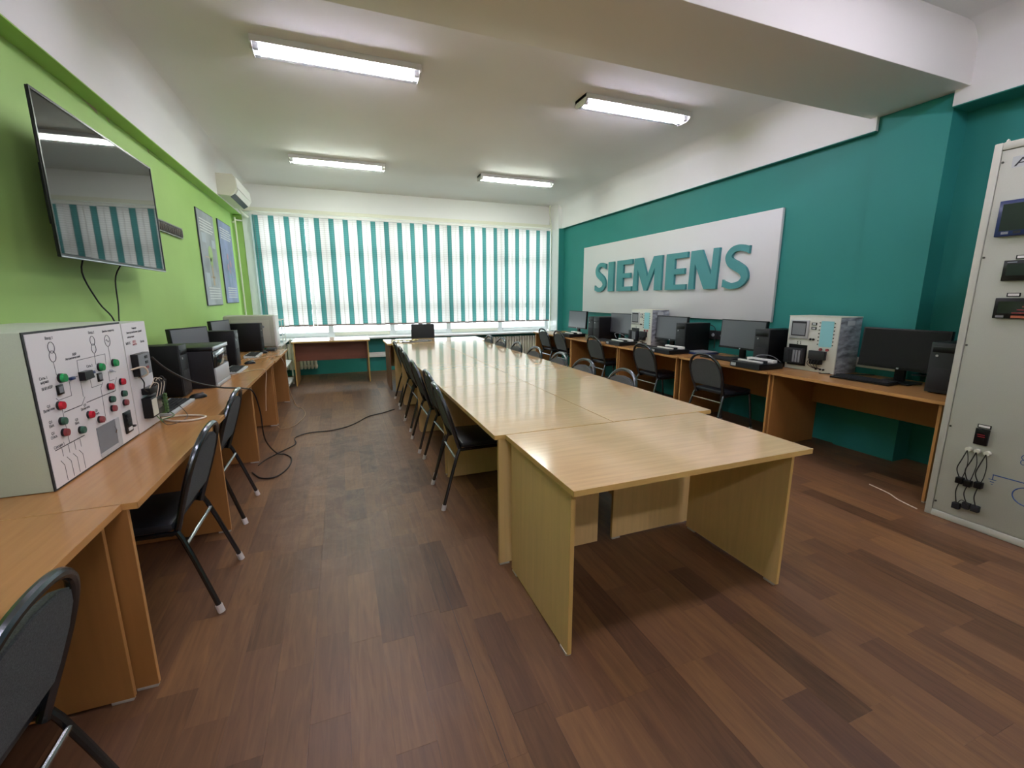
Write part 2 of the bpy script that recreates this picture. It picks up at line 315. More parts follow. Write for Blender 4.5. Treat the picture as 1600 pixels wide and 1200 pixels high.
# ------------------------------------------------------------------ ceiling lights
def light(x0, x1, yc, tube, label):
    t = thing('ceiling_light', label, 'light', ((x0+x1)/2, yc, ZC), group='twin tube ceiling lights'); L = (x1-x0)/2
    part('housing', MB().prism([(-.112, 0), (.112, 0), (.112, -.046), (.108, -.046), (.104, -.03), (-.104, -.03), (-.108, -.046), (-.112, -.046)], lambda a, b, q: (q, a, b), -L, L), 'lamp_body', t)
    for sx in (-1, 1): part('end_cap', MB().prism([(-.11, 0), (.11, 0), (.105, -.06), (.07, -.085), (-.07, -.085), (-.105, -.06)], lambda a, b, q: (q, a, b), sx*(L-.015), sx*L), 'lamp_body', t)
    for sy in (-1, 1):
        tb = part('tube', MB().cyl((-L+.06, sy*.05, -.055), (L-.06, sy*.05, -.055), .013, 12), tube, t, label='glowing white tube')
        part('socket', MB().box(-L+.016, -L+.055, sy*.05-.016, sy*.05+.016, -.075, -.03).box(L-.055, L-.016, sy*.05-.016, sy*.05+.016, -.075, -.03), 'lgrey', tb)
    part('cover', MB().tube([(-L+.015, .1, -.03), (-L+.015, .1, -.031)], .0001, 3).prism([(-.107, -.035), (-.103, -.06), (-.07, -.084), (.07, -.084), (.103, -.06), (.107, -.035), (.105, -.035), (.101, -.059), (.069, -.082), (-.069, -.082), (-.101, -.059), (-.105, -.035)], lambda a, b, q: (q, a, b), -L+.015, L-.015), 'diffuser', t)
light(-.50, .78, 4.26, 'tube_cool', 'twin tube light on the ceiling nearest the television')
light(2.35, 3.63, 4.22, 'tube_cool', 'twin tube light on the ceiling beside the deep beam, at right')
light(-.53, .76, 7.25, 'tube_warm', 'twin tube light on the far ceiling near the air conditioner')
light(2.22, 3.51, 7.25, 'tube_warm', 'twin tube light on the far ceiling near the right end of the window')
for x0 in (-.5, 2.35):
    light(x0, x0+1.28, .9, 'tube_rear', 'twin tube light behind the beam, ' + ('left' if x0 < 0 else 'right')+' of the two')
light(-.5, .78, -1.9, 'tube_cool', 'twin tube light at the back of the room on the left, out of the photo')
light(2.35, 3.63, -1.9, 'tube_cool', 'twin tube light at the back of the room on the right, out of the photo')

# ------------------------------------------------------------------ vertical blinds
bl = thing('vertical_blinds', 'teal and cream striped vertical blinds across the whole window', 'blinds', (1.55, 9.05, 2.88))
wpart('head_rail', MB().box(-1.34, 4.37, 9.02, 9.06, 2.862, 2.90, .003), 'white', bl)
pitch = .0812; n = int((4.36+1.33)/pitch)
def slat_mesh(mat):
    b = MB(); N = 6; w = .0445
    prev = None
    for k in range(N+1):
        u = -w+2*w*k/N; y = .004*math.cos(PI*(u/w)/2)
        cur = [b.b.verts.new((u, y, 0)), b.b.verts.new((u, y, -1.93))]
        if prev: b.b.faces.new((prev[0], cur[0], cur[1], prev[1]))
        prev = cur
    return b.mesh('slat', M[mat])
SM = {0: slat_mesh('blindt'), 1: slat_mesh('blindw')}
wt = MB().box(-.042, .042, -.001, .0055, -1.935, -1.905).mesh('slat_weight', M['brown'])
for k in range(n):
    o = bpy.data.objects.new('slat', SM[0 if k % 3 == 0 else 1]); COL.objects.link(o); o.parent = bl
    tw = {9: .5, 10: -.7, 11: .35}.get(k, random.uniform(-.05, .12))
    o.location = (-1.30+k*pitch-1.55+.02, -.009 if k % 3 == 0 else 0, -.02+random.uniform(-.006, .006)); o.rotation_euler = (0, random.uniform(-.0015, .0015), tw+.06)
    w_ = bpy.data.objects.new('slat_weight', wt); COL.objects.link(w_); w_.parent = o
wpart('control_chain', MB().cyl((-1.30, 9.0, 2.86), (-1.26, 9.0, 1.0), .004, 6).sph((-1.28, 9.0, 1.55), .014, .014, .03), 'grey', bl)

# ------------------------------------------------------------------ radiators
def radiator(x0, x1, label):
    t = thing('radiator', label, 'radiator', ((x0+x1)/2, 9.05, .08), group='cast iron radiators'); n = int((x1-x0)/.062)
    sec = MB(); sec.box(-.024, .024, -.045, .045, .05, .53, .012).cyl((-.032, 0, .10), (.032, 0, .10), .024, 10).cyl((-.032, 0, .48), (.032, 0, .48), .024, 10).box(-.012, .012, -.056, -.044, .08, .5, .004)
    me = sec.mesh('section', M['rad'])
    for k in range(n):
        o = bpy.data.objects.new('section', me); COL.objects.link(o); o.parent = t; o.location = (x0-(x0+x1)/2+.03+k*.062, 0, 0)
    part('support', MB().box(-.3, -.28, .03, .09, .2, .23), 'rad', t)
radiator(2.58, 4.20, 'cream cast iron radiator under the window beyond the right-hand row of chairs')
radiator(-1.30, -.44, 'cream cast iron radiator under the window behind the low wooden desk')

# ------------------------------------------------------------------ desks and tables
def tabletop(t, x0, x1, y0, y1, mat, em, z=.75, th=.024):
    tp = wpart('tabletop', MB().box(x0+.001, x1-.001, y0+.001, y1-.001, z-th, z), mat, t)
    e = MB()
    for a in ((x0, x1, y0, y0+.0012), (x0, x1, y1-.0012, y1), (x0, x0+.0012, y0, y1), (x1-.0012, x1, y0, y1)): e.box(a[0], a[1], a[2], a[3], z-th+.0005, z-.0004)
    wpart('edge_band', e, em, tp); return tp
def panel(t, x0, x1, y0, y1, z0, z1, mat, em, fronts, name='side_panel'):
    p = wpart(name, MB().box(x0, x1, y0, y1, z0, z1), mat, t)
    e = MB()
    for f in fronts:
        if f == '-x': e.box(x0-.0015, x0, y0, y1, z0, z1)
        if f == '+x': e.box(x1, x1+.0015, y0, y1, z0, z1)
        if f == '-y': e.box(x0, x1, y0-.0015, y0, z0, z1)
        if f == '+y': e.box(x0, x1, y1, y1+.0015, z0, z1)
    if fronts: wpart('edge_band', e, em, p)
    return p
def feet(t, pts, ax=.011, ay=.03):
    for x, y in pts: wpart('glide', MB().box(x-ax, x+ax, y-ay, y+ay, 0, .012, .002), 'foot', t)
ZP = .725
# near centre table
t = thing('desk', 'pale beech desk standing crosswise at the near end of the long table', 'desk', (1.38, 1.70, 0))
tabletop(t, .748, 2.018, 1.322, 2.045, 'topc_x', 'edge')
panel(t, .762, .780, 1.365, 2.000, .012, ZP, 'panc', 'edge', ('-y',)); panel(t, 1.962, 1.980, 1.380, 2.010, .012, ZP, 'panc', 'edge', ('-y',))
panel(t, .782, 1.960, 1.975, 1.991, .60, ZP, 'panc', 'edge', (), 'back_panel')
wpart('support_block', MB().box(1.30, 1.46, 1.90, 1.974, .685, ZP), 'panc', t)
feet(t, ((.771, 1.40), (.771, 1.96), (1.971, 1.42), (1.971, 1.97)))
# two columns of tables
ys = [2.052, 3.375, 4.690, 6.005, 6.975]
cl = (('left', .69, 1.4035), ('right', 1.4075, 2.13))
rown = ['nearest', 'second', 'third', 'farthest, narrow']
for r in range(4):
    for cn, x0, x1 in cl:
        y0, y1 = ys[r], ys[r+1]-.004
        t = thing('table', f'beech table in the {rown[r]} row of the long table, {cn} one of the pair', 'table', ((x0+x1)/2, (y0+y1)/2, 0), group='tables pushed together into the long table')
        tabletop(t, x0, x1, y0, y1, 'topc_x', 'edge')
        a, b_ = (x0+.024, x1-.07) if cn == 'left' else (x0+.03, x1-.055)
        panel(t, a, b_, y0+.008 if r == 0 else y0+.03, (y0+.008 if r == 0 else y0+.03)+.017, .012, ZP, 'panc', 'edge', ('-x', '+x'))
        panel(t, a, b_, y1-.05, y1-.033, .012, ZP, 'panc', 'edge', ('-x', '+x'))
        xm = b_-.10 if cn == 'left' else a+.08
        panel(t, xm, xm+.016, y0+.05, y1-.055, .22, ZP, 'panc', 'edge', (), 'back_panel')
        feet(t, ((a+.03, y0+.0165 if r == 0 else y0+.039), (b_-.03, y1-.041)), .028, .0095)
t = thing('desk', 'beech desk crosswise at the far end of the long table', 'desk', (1.43, 7.36, 0))
tabletop(t, .62, 2.26, 6.985, 7.75, 'topc_x', 'edge')
panel(t, .65, .668, 7.02, 7.72, .012, ZP, 'pan_shade', 'pan_shade', ('-y',)); panel(t, 2.21, 2.228, 7.02, 7.72, .012, ZP, 'pan_shade', 'pan_shade', ('-y',))  # side panels coloured darker to stand for shade against the bright window
panel(t, .67, 2.208, 7.68, 7.696, .30, ZP, 'panc', 'edge', (), 'back_panel')

# left wall desks
def wall_desk(label, x0, x1, y0, y1, front, pans, group, mz=.30):
    t = thing('desk', label, 'desk', ((x0+x1)/2, (y0+y1)/2, 0), group=group)
    tabletop(t, x0, x1, y0, y1, 'tops', 'edgeo')
    fx0, fx1 = (x0+.05, x1-.035) if front > 0 else (x0+.035, x1-.05)
    for (py, ins) in pans:
        a, b_ = (fx0, fx1-ins) if front > 0 else (fx0+ins, fx1)
        panel(t, a, b_, py, py+.017, .012, ZP, 'pans', 'edgeo', ('+x',) if front > 0 else ('-x',))
        feet(t, ((b_-.035 if front > 0 else a+.035, py+.0085),), .033, .0095)
    bx = fx0+.06 if front > 0 else fx1-.08
    panel(t, bx, bx+.016, min(p[0] for p in pans)+.018, max(p[0] for p in pans)-.001, mz, ZP, 'pans', 'edgeo', (), 'back_panel')
    return t
G1 = 'desks along the green wall'
wall_desk('oak-coloured wall desk in the near left corner, beside the cut-off chair', -1.58, -.762, -.35, 1.80, 1, ((.0, 0), (1.765, .015)), G1)
wall_desk('oak-coloured wall desk carrying the white mimic panel with round buttons', -1.58, -.716, 1.803, 3.06, 1, ((1.806, 0), (3.012, 0)), G1)
wall_desk('oak-coloured wall desk under the black and silver laser printer', -1.58, -.752, 3.063, 4.325, 1, ((3.075, 0), (4.295, 0)), G1)
wall_desk('oak-coloured wall desk with a full-size keyboard and the middle black computer tower', -1.58, -.752, 4.328, 5.565, 1, ((4.33, 0), (5.535, 0)), G1)
wall_desk('oak-coloured desk at the window end of the green wall, under the beige case', -1.58, -.742, 5.568, 6.84, 1, ((5.575, 0), (6.79, 0)), G1)
G2 = 'desks along the teal wall'
wall_desk('oak-coloured wall desk nearest the grey instrument cabinet, under the widest black monitor', 3.745, 4.47, 1.60, 2.945, -1, ((1.66, 0), (2.925, 0)), G2, .42)
wall_desk('oak-coloured desk below the right end of the sign, with a grey-screened monitor', 3.715, 4.47, 2.948, 4.14, -1, ((2.95, .01), (4.115, 0)), G2, .35)
wall_desk('oak-coloured desk below the middle of the sign, carrying the lone tower', 3.695, 4.47, 4.145, 5.385, -1, ((4.18, 0), (5.36, 0)), G2, .35)
wall_desk('oak-coloured desk with the farther trainer and two towers side by side', 3.68, 4.47, 5.388, 6.80, -1, ((5.39, 0), (6.775, 0)), G2, .35)
wall_desk('oak-coloured wall desk at the window end of the teal wall', 3.68, 4.38, 6.803, 8.35, -1, ((6.81, .0), (8.30, 0)), G2, .35)
# desk under the window
t = thing('desk', 'low wide wooden desk with a reddish front panel under the left part of the window', 'desk', (-.2, 8.25, 0))
tabletop(t, -.80, .42, 7.88, 8.62, 'topsx', 'edge')
panel(t, -.78, -.762, 7.92, 8.58, .012, ZP, 'pans', 'edge', ('-y',)); panel(t, .375, .393, 7.92, 8.58, .012, ZP, 'pans', 'edge', ('-y',))
wpart('front_panel', MB().box(-.761, .374, 8.14, 8.156, .40, ZP), wood('walnut_panel', '#7A4A35', 'x', .35), t)
# white shelf unit between the desks
t = thing('shelf_unit', 'white open shelf unit between the last wall desk and the window desk', 'shelf', (-1.1, 7.6, 0))
for z in (.10, .40, .76): wpart('shelf', MB().box(-1.42, -.84, 7.0, 8.25, z, z+.02), 'white', t)
for x, y in ((-1.41, 7.01), (-1.41, 8.24), (-.85, 7.01), (-.85, 8.24)): wpart('post', MB().box(x-.012, x+.012, y-.012, y+.012, 0, .78), 'pipe', t)
t = thing('tray_stack', 'clear plastic letter trays with thin white rods beside the big beige case', 'tray', (-.95, 7.5, .78))
for z in (.80, .90, 1.0): wpart('tray', MB().box(-1.10, -.84, 7.30, 7.62, z, z+.004).box(-1.10, -.84, 7.30, 7.304, z, z+.03), 'plasticclear', t)
for x, y in ((-1.10, 7.30), (-.84, 7.30), (-1.10, 7.62), (-.84, 7.62)): wpart('rod', MB().cyl((x, y, .781), (x, y, 1.14), .006, 8), 'white', t)
wpart('top_frame', MB().tube([(-1.10, 7.30, 1.13), (-.84, 7.30, 1.13), (-.84, 7.62, 1.13), (-1.10, 7.62, 1.13)], .005, 6, closed=True), 'white', t)

# ------------------------------------------------------------------ chairs
def yb(z): return -.185-(z-.43)/.41*.125
ARCH = [(.182, .405), (.188, .46), (.204, .55), (.213, .64), (.203, .72), (.165, .79), (.09, .838), (0, .851)]
def make_chair():
    t = thing('chair', 'x', 'chair')
    st = MB().box(-.205, .205, -.175, .225, .425, .468, .018); 
    for v in st.b.verts:
        if v.co.y > .1: v.co.x *= .93
    part('seat', st, 'vinyl', t)
    pts = [(x, yb(z), z) for x, z in ARCH] + [(-x, yb(z), z) for x, z in ARCH[-2::-1]]
    part('back_frame', MB().tube(pts, .0142, 10, smooth=4), 'frame', t)
    prof = [(.176, .505), (.192, .55), (.201, .64), (.190, .715), (.160, .765), (.10, .792), (0, .803)]
    pts2 = prof + [(-x, z) for x, z in prof[::-1] if x > 0]
    pd = MB().prism(pts2, lambda a, b, q: (a, yb(b)+q, b), -.010, .020)
    bmesh.ops.bevel(pd.b, geom=[e for e in pd.b.edges if len(e.link_faces) == 2 and any(len(f.verts) > 4 for f in e.link_faces)], offset=.006, segments=2, affect='EDGES')
    part('backrest', pd, 'fabric', t)
    for s in (-1, 1):
        lg = part('leg', MB().tube([(s*.192, -.10, .415), (s*.194, -.165, .412), (s*.198, -.20, .385), (s*.226, -.31, .03)], .0115, 9, smooth=3), 'frame', t)
        part('foot_cap', MB().cyl((s*.2285, -.317, .0), (s*.2255, -.307, .038), .0155, 10), 'cap', lg, label='pale plastic foot cap')
        lg = part('leg', MB().tube([(s*.192, -.10, .415), (s*.190, .16, .415), (s*.192, .205, .39), (s*.20, .26, .03)], .0115, 9, smooth=3), 'frame', t)
        part('foot_cap', MB().cyl((s*.2005, .263, .0), (s*.1998, .257, .038), .0155, 10), 'cap', lg, label='pale plastic foot cap')
    part('crossbar', MB().cyl((-.202, -.212, .352), (.202, -.212, .352), .009, 10), 'chrome', t, label='shiny bare metal crossbar')
    return t
CH = make_chair()
def chair(x, y, rz, label, group):
    global CH
    if CH.get('label') == 'x':
        CH.location = (x, y, 0); CH.rotation_euler = (0, 0, rz); CH['label'] = label; CH['group'] = group
    else: dup(CH, (x, y, 0), rz, label)['group'] = group
h = PI/2; g = 'chairs at the desks by the green wall'
chair(-.95, 1.10, h+.03, 'grey-backed chair in the bottom left corner of the photo, cut off by the frame', g)
chair(-.945, 2.42, h, 'grey-backed chair tucked under the desk that carries the white mimic panel', g)
chair(-1.0, 3.32, h, 'grey-backed chair tucked under the desk with the laser printer', g)
g = 'chairs along the left side of the long table'
for k, (x, y, a) in enumerate(((.885, 3.02, -.03), (.93, 3.62, .02), (.91, 4.24, 0), (.93, 4.96, 0), (.95, 5.56, .02), (.96, 6.22, 0))):
    nm = ['chair nearest the camera on the left side of the long table, seat showing', 'second chair from the near end on the left side of the long table', 'third chair from the near end on the left side of the long table', 'fourth chair from the near end on the left side of the long table', 'fifth chair from the near end, left side of long table', 'farthest chair on the left side of the long table'][k]
    chair(x, y, -h+a, nm, g)
g = 'chairs along the right side of the long table'
for k, y in enumerate((3.05, 3.69, 4.25, 4.86, 5.50, 6.14, 6.70)):
    nm = ['nearest arched chair back on the right side of the long table', 'second arched chair back from the near end on the right side of the long table', 'third arched chair back from the near end on the right side of the long table', 'fourth arched chair back from the near end on the right side of the long table', 'fifth arched chair back from the near end on the right side of the long table', 'sixth arched chair back from the near end on the right side of the long table', 'arched chair back farthest away on the right side of the long table'][k]
    chair(1.875+(k % 3)*.008, y, h+(.03 if k % 2 else -.02), nm, g)
g = 'chairs at the desks by the teal wall'
for k, (x, y, a) in enumerate(((3.86, 3.60, .03), (3.90, 4.68, 0), (3.92, 5.92, 0), (3.92, 7.12, 0), (3.92, 7.78, 0))):
    nm = ['chair nearest the camera at the teal wall desks, below the right end of the sign', 'second chair from the camera at the teal wall desks', 'third chair from the camera at the teal wall desks, before the two towers', 'fourth chair from the camera at the teal wall desks, next to the last one', 'last chair at the teal wall desks, nearest the radiator and window'][k]
    chair(x, y, -h+a, nm, g)
t = thing('office_chair', 'black padded office chair behind the far end of the long table', 'chair', (1.34, 8.1, 0))
wpart('backrest', MB().box(1.135, 1.55, 7.96, 8.0, .62, .985, .018), 'blackm', t)
wpart('seat', MB().box(1.12, 1.56, 8.02, 8.46, .43, .48, .02), 'blackm', t)
wpart('back_support', MB().tube([(1.34, 8.2, .43), (1.34, 8.02, .44), (1.34, 7.985, .55), (1.34, 7.98, .75)], .014, 8), 'frame', t)
for x, y in ((1.15, 8.03), (1.53, 8.03), (1.15, 8.42), (1.53, 8.42)): wpart('leg', MB().cyl((x, y, .0), (x, y, .435), .012, 10), 'frame', t)

# ------------------------------------------------------------------ company sign
t = thing('wall_sign', 'large white board on the teal wall with raised teal letters', 'sign', (4.51, 5.7, 1.17))
wpart('board', MB().box(4.497, 4.53, 3.60, 7.79, 1.165, 2.385, .002), 'board', t)
def letter(polys, ya, yb_, z0=1.548, z1=2.053):
    """polys in unit square, a to the reader's right (towards -y)"""
    b = MB()
    for p in polys: b.prism([(ya+(yb_-ya)*a, z0+(z1-z0)*c) for a, c in p], lambda a, c, q: (q, a, c), 4.462, 4.497)
    wpart('letter', b, 'letter', t)
def sS(ya, yb_):
    pts = [(.93, .87), (.62, .935), (.36, .90), (.22, .76), (.30, .62), (.52, .52), (.76, .40), (.84, .24), (.68, .10), (.36, .06), (.06, .13)]
    P = [Vector((a, c, 0)) for a, c in pts]; Q = []
    for i in range(len(P)-1):
        a = P[max(i-1, 0)]; b = P[i]; c = P[i+1]; d = P[min(i+2, len(P)-1)]
        for k in range(5):
            q = k/5; Q.append(.5*((2*b)+(-a+c)*q+(2*a-5*b+4*c-d)*q*q+(-a+3*b-3*c+d)*q**3))
    Q.append(P[-1]); w, hh = abs(yb_-ya), .53; Lf, Rt = [], []
    for i, p in enumerate(Q):
        tq = Q[min(i+1, len(Q)-1)]-Q[max(i-1, 0)]; d = Vector((tq.x*w, tq.y*hh)).normalized(); nn = Vector((-d.y, d.x))
        f = i/(len(Q)-1); hw = .037+.022*math.exp(-((f-.5)/.22)**2)
        if i in (0, len(Q)-1): d = Vector((-1, .1)).normalized(); nn = Vector((-.05, 1)) if True else nn; nn = Vector((-nn.x, nn.y))*1
        Lf.append((p.x+nn.x*hw/w*(1.3 if i in (0, len(Q)-1) else 1), p.y+nn.y*hw/hh*(1.3 if i in (0, len(Q)-1) else 1))); Rt.append((p.x-nn.x*hw/w*(1.3 if i in (0, len(Q)-1) else 1), p.y-nn.y*hw/hh*(1.3 if i in (0, len(Q)-1) else 1)))
    # keep sides consistent with the neighbouring rib
    for i in (0, len(Q)-1):
        j = 1 if i == 0 else len(Q)-2
        if (Vector(Lf[i])-Vector(Lf[j])).length > (Vector(Rt[i])-Vector(Lf[j])).length: Lf[i], Rt[i] = Rt[i], Lf[i]
    b = MB(); X0_, X1_ = 4.462, 4.497
    def V(p, q): return b.b.verts.new((q, ya+(yb_-ya)*p[0], 1.548+.505*p[1]))
    A = [(V(l, X0_), V(r, X0_), V(l, X1_), V(r, X1_)) for l, r in zip(Lf, Rt)]
    for a, c in zip(A, A[1:]):
        b.b.faces.new((a[0], a[1], c[1], c[0])); b.b.faces.new((a[2], c[2], c[3], a[3])); b.b.faces.new((a[0], c[0], c[2], a[2])); b.b.faces.new((a[1], a[3], c[3], c[1]))
    for a in (A[0], A[-1]): b.b.faces.new((a[0], a[2], a[3], a[1]))
    wpart('letter', b, 'letter', t)
Epoly = [[(0, 0), (.98, 0), (.98, .145), (.42, .145), (.42, .42), (.90, .42), (.90, .575), (.42, .575), (.42, .85), (1, .85), (1, 1), (0, 1)]]
sS(7.33, 6.925); letter([[(0, 0), (1, 0), (1, 1), (0, 1)]], 6.865, 6.70)
letter(Epoly, 6.60, 6.175)
letter([[(0, 0), (.16, 0), (.16, .66), (.42, 0), (.52, 0), (.77, .66), (.77, 0), (1, 0), (1, 1), (.72, 1), (.52, .42), (.32, 1), (.04, 1)]], 6.14, 5.45)
letter(Epoly, 5.36, 4.935)
letter([[(0, 0), (.20, 0), (.20, .66), (.56, 0), (.96, 0), (1, 1), (.80, 1), (.77, .36), (.42, 1), (.04, 1)]], 4.89, 4.385)
sS(4.33, 3.92)

# ------------------------------------------------------------------ television on the green wall
t = thing('television', 'large flat television on the green wall, with the striped blinds reflected in it', 'television', (-1.40, 3.965, 2.09))
wpart('casing', MB().box(-1.418, -1.405, 3.185, 4.75, 1.672, 2.517, .006), 'black', t)
wpart('screen', MB().box(-1.4065, -1.4035, 3.20, 4.735, 1.695, 2.50), 'tvscreen', t)
wpart('bezel', MB().box(-1.405, -1.400, 3.185, 4.75, 1.672, 1.690).box(-1.405, -1.400, 3.185, 3.197, 1.690, 2.517).box(-1.405, -1.400, 4.738, 4.75, 1.690, 2.517).box(-1.405, -1.400, 3.197, 4.738, 2.503, 2.517), 'black', t)
wpart('trim_strip', MB().box(-1.402, -1.398, 3.19, 4.745, 1.674, 1.680), 'silver', t)
wpart('rear_housing', MB().box(-1.50, -1.418, 3.5, 4.45, 1.75, 2.3, .01), 'black', t)
wpart('wall_bracket', MB().box(-1.628, -1.60, 3.65, 4.25, 1.9, 2.25).box(-1.60, -1.50, 3.75, 3.79, 1.85, 2.3).box(-1.60, -1.50, 4.12, 4.16, 1.85, 2.3), 'dgrey', t)
single('power_cable', MB().tube([(-1.5, 3.72, 1.76), (-1.58, 3.80, 1.62), (-1.60, 4.0, 1.42), (-1.60, 4.18, 1.28), (-1.60, 4.22, 1.0), (-1.6, 4.2, .70)], .005, 6, smooth=5), 'cable', 'thin black cable slanting down the green wall from the left of the television', 'cable')
single('power_cable', MB().tube([(-1.5, 4.30, 1.76), (-1.6, 4.33, 1.62), (-1.605, 4.30, 1.40), (-1.605, 4.26, 1.2), (-1.605, 4.26, .7)], .005, 6, smooth=5), 'cable', 'thin black cable hanging straight down below the right part of the television', 'cable')
# carved plaque
t = thing('wall_plaque', 'narrow dark carved plaque on the green wall between television and posters', 'plaque', (-1.62, 5.75, 2.16))
wpart('backing', MB().box(-1.63, -1.615, 5.32, 6.18, 2.105, 2.218, .002), mk('plaque_dark', '#3A3838', .4), t)
wpart('border', MB().box(-1.615, -1.608, 5.32, 6.18, 2.208, 2.218).box(-1.615, -1.608, 5.32, 6.18, 2.105, 2.113).box(-1.615, -1.608, 6.165, 6.18, 2.124, 2.2), mk('plaque_metal', '#8A8880', .35, .6), t)
zz_ = MB()
for k in range(14):
    y = 5.34+k*.058; zz_.tube([(-1.611, y, 2.122), (-1.611, y+.028, 2.196), (-1.611, y+.055, 2.122)], .0055, 5)
    zz_.sph((-1.611, y+.003, 2.182), .007)
wpart('relief', zz_, bpy.data.materials['plaque_metal'], t)
# posters
def poster(label, y0, y1, z0, z1, tintm, accent):
    t = thing('poster', label, 'poster', (-1.62, (y0+y1)/2, z0), group='tall posters on the green wall')
    wpart('board', MB().box(-1.628, -1.615, y0, y1, z0, z1), mk('poster_edge', '#3C4147', .6), t)
    wpart('sheet', MB().box(-1.615, -1.613, y0+.012, y1-.008, z0+.008, z1-.008), tintm, t)
    w = y1-y0; H = z1-z0; 
    for k in range(5): wpart('text_line', MB().box(-1.613, -1.6125, y0+.1*w, y1-.12*w+(.02 if k % 2 else -.05), z1-.10*H-k*.035, z1-.10*H-k*.035+.016), 'board', t)
    for k in range(5): wpart('text_line', MB().box(-1.613, -1.6125, y0+.18*w, y1-.10*w, z0+.07*H+k*.035, z0+.07*H+k*.035+.014), 'board', t)
    gm = MB(); 
    for dy, dz, r in accent: gm.cyl((-1.613, y0+w*dy, z0+H*dz), (-1.6122, y0+w*dy, z0+H*dz), r, 20)
    return t, gm
t, gm = poster('grey-green poster with a drawn light bulb, the nearer of two on the green wall', 6.845, 7.65, 1.352, 2.575, mk('poster_grey', '#9CA3A9', .45, noise=(2.5, .35)), ((.55, .56, .11), (.55, .47, .07)))
wpart('bulb_drawing', gm, mk('poster_green', '#9FBF7A', .5), t)
wpart('circuit_drawing', MB().box(-1.613, -1.6122, 7.25, 7.33, 1.62, 1.9).box(-1.613, -1.6122, 7.18, 7.40, 1.72, 1.74).box(-1.613, -1.6122, 7.0, 7.2, 1.98, 1.995), mk('poster_tan', '#B9A78A', .5), t)
wpart('info_block', MB().box(-1.613, -1.6122, 6.95, 7.15, 2.17, 2.29).box(-1.613, -1.6122, 7.42, 7.58, 2.13, 2.24).box(-1.613, -1.6122, 6.93, 7.12, 1.60, 1.78), mk('poster_pale', '#AEB9C2', .5), t)
t, gm = poster('lilac-blue poster with small coloured figures, beside the heating pipe', 7.915, 8.76, 1.372, 2.605, mk('poster_blue', '#8A97BE', .45, noise=(2.5, .3)), ((.45, .58, .05), (.62, .50, .06), (.4, .45, .05), (.55, .40, .04)))
wpart('figure_drawing', gm, mk('poster_rose', '#B58FA0', .5), t)
wpart('link_lines', MB().box(-1.613, -1.6122, 8.22, 8.23, 1.6, 2.2).box(-1.613, -1.6122, 8.42, 8.43, 1.65, 2.1).box(-1.613, -1.6122, 8.1, 8.6, 1.78, 1.786), mk('poster_teal', '#6FA8B0', .5), t)
# air conditioner
t = thing('air_conditioner', 'white wall air conditioner high in the left corner by the window', 'air conditioner', (-1.4, 8.15, 2.87))
prof = [(-1.505, 2.885), (-1.505, 3.165), (-1.30, 3.165), (-1.272, 3.12), (-1.262, 2.99), (-1.30, 2.915), (-1.36, 2.875)]
wpart('body', MB().prism(prof, lambda a, b, q: (a, q, b), 7.60, 8.68), 'cream', t)
wpart('front_panel', MB().prism([(-1.262, 2.985), (-1.272, 3.125), (-1.264, 3.13), (-1.252, 2.985)], lambda a, b, q: (a, q, b), 7.605, 8.675), 'white', t)
wpart('air_outlet', MB().prism([(-1.30, 2.914), (-1.358, 2.876), (-1.362, 2.870), (-1.300, 2.908)], lambda a, b, q: (a, q, b), 7.66, 8.62), 'black', t)
wpart('louvre', MB().prism([(-1.262, 2.975), (-1.296, 2.912), (-1.286, 2.905), (-1.252, 2.972)], lambda a, b, q: (a, q, b), 7.66, 8.62), 'white', t)
single('condenser_pipe', MB().tube([(-1.45, 8.66, 2.90), (-1.44, 8.8, 2.86), (-1.42, 9.0, 2.84), (-1.40, 9.12, 2.83)], .02, 8, smooth=4), 'cream', 'white insulated pipe running from the air conditioner to the window frame', 'pipe')

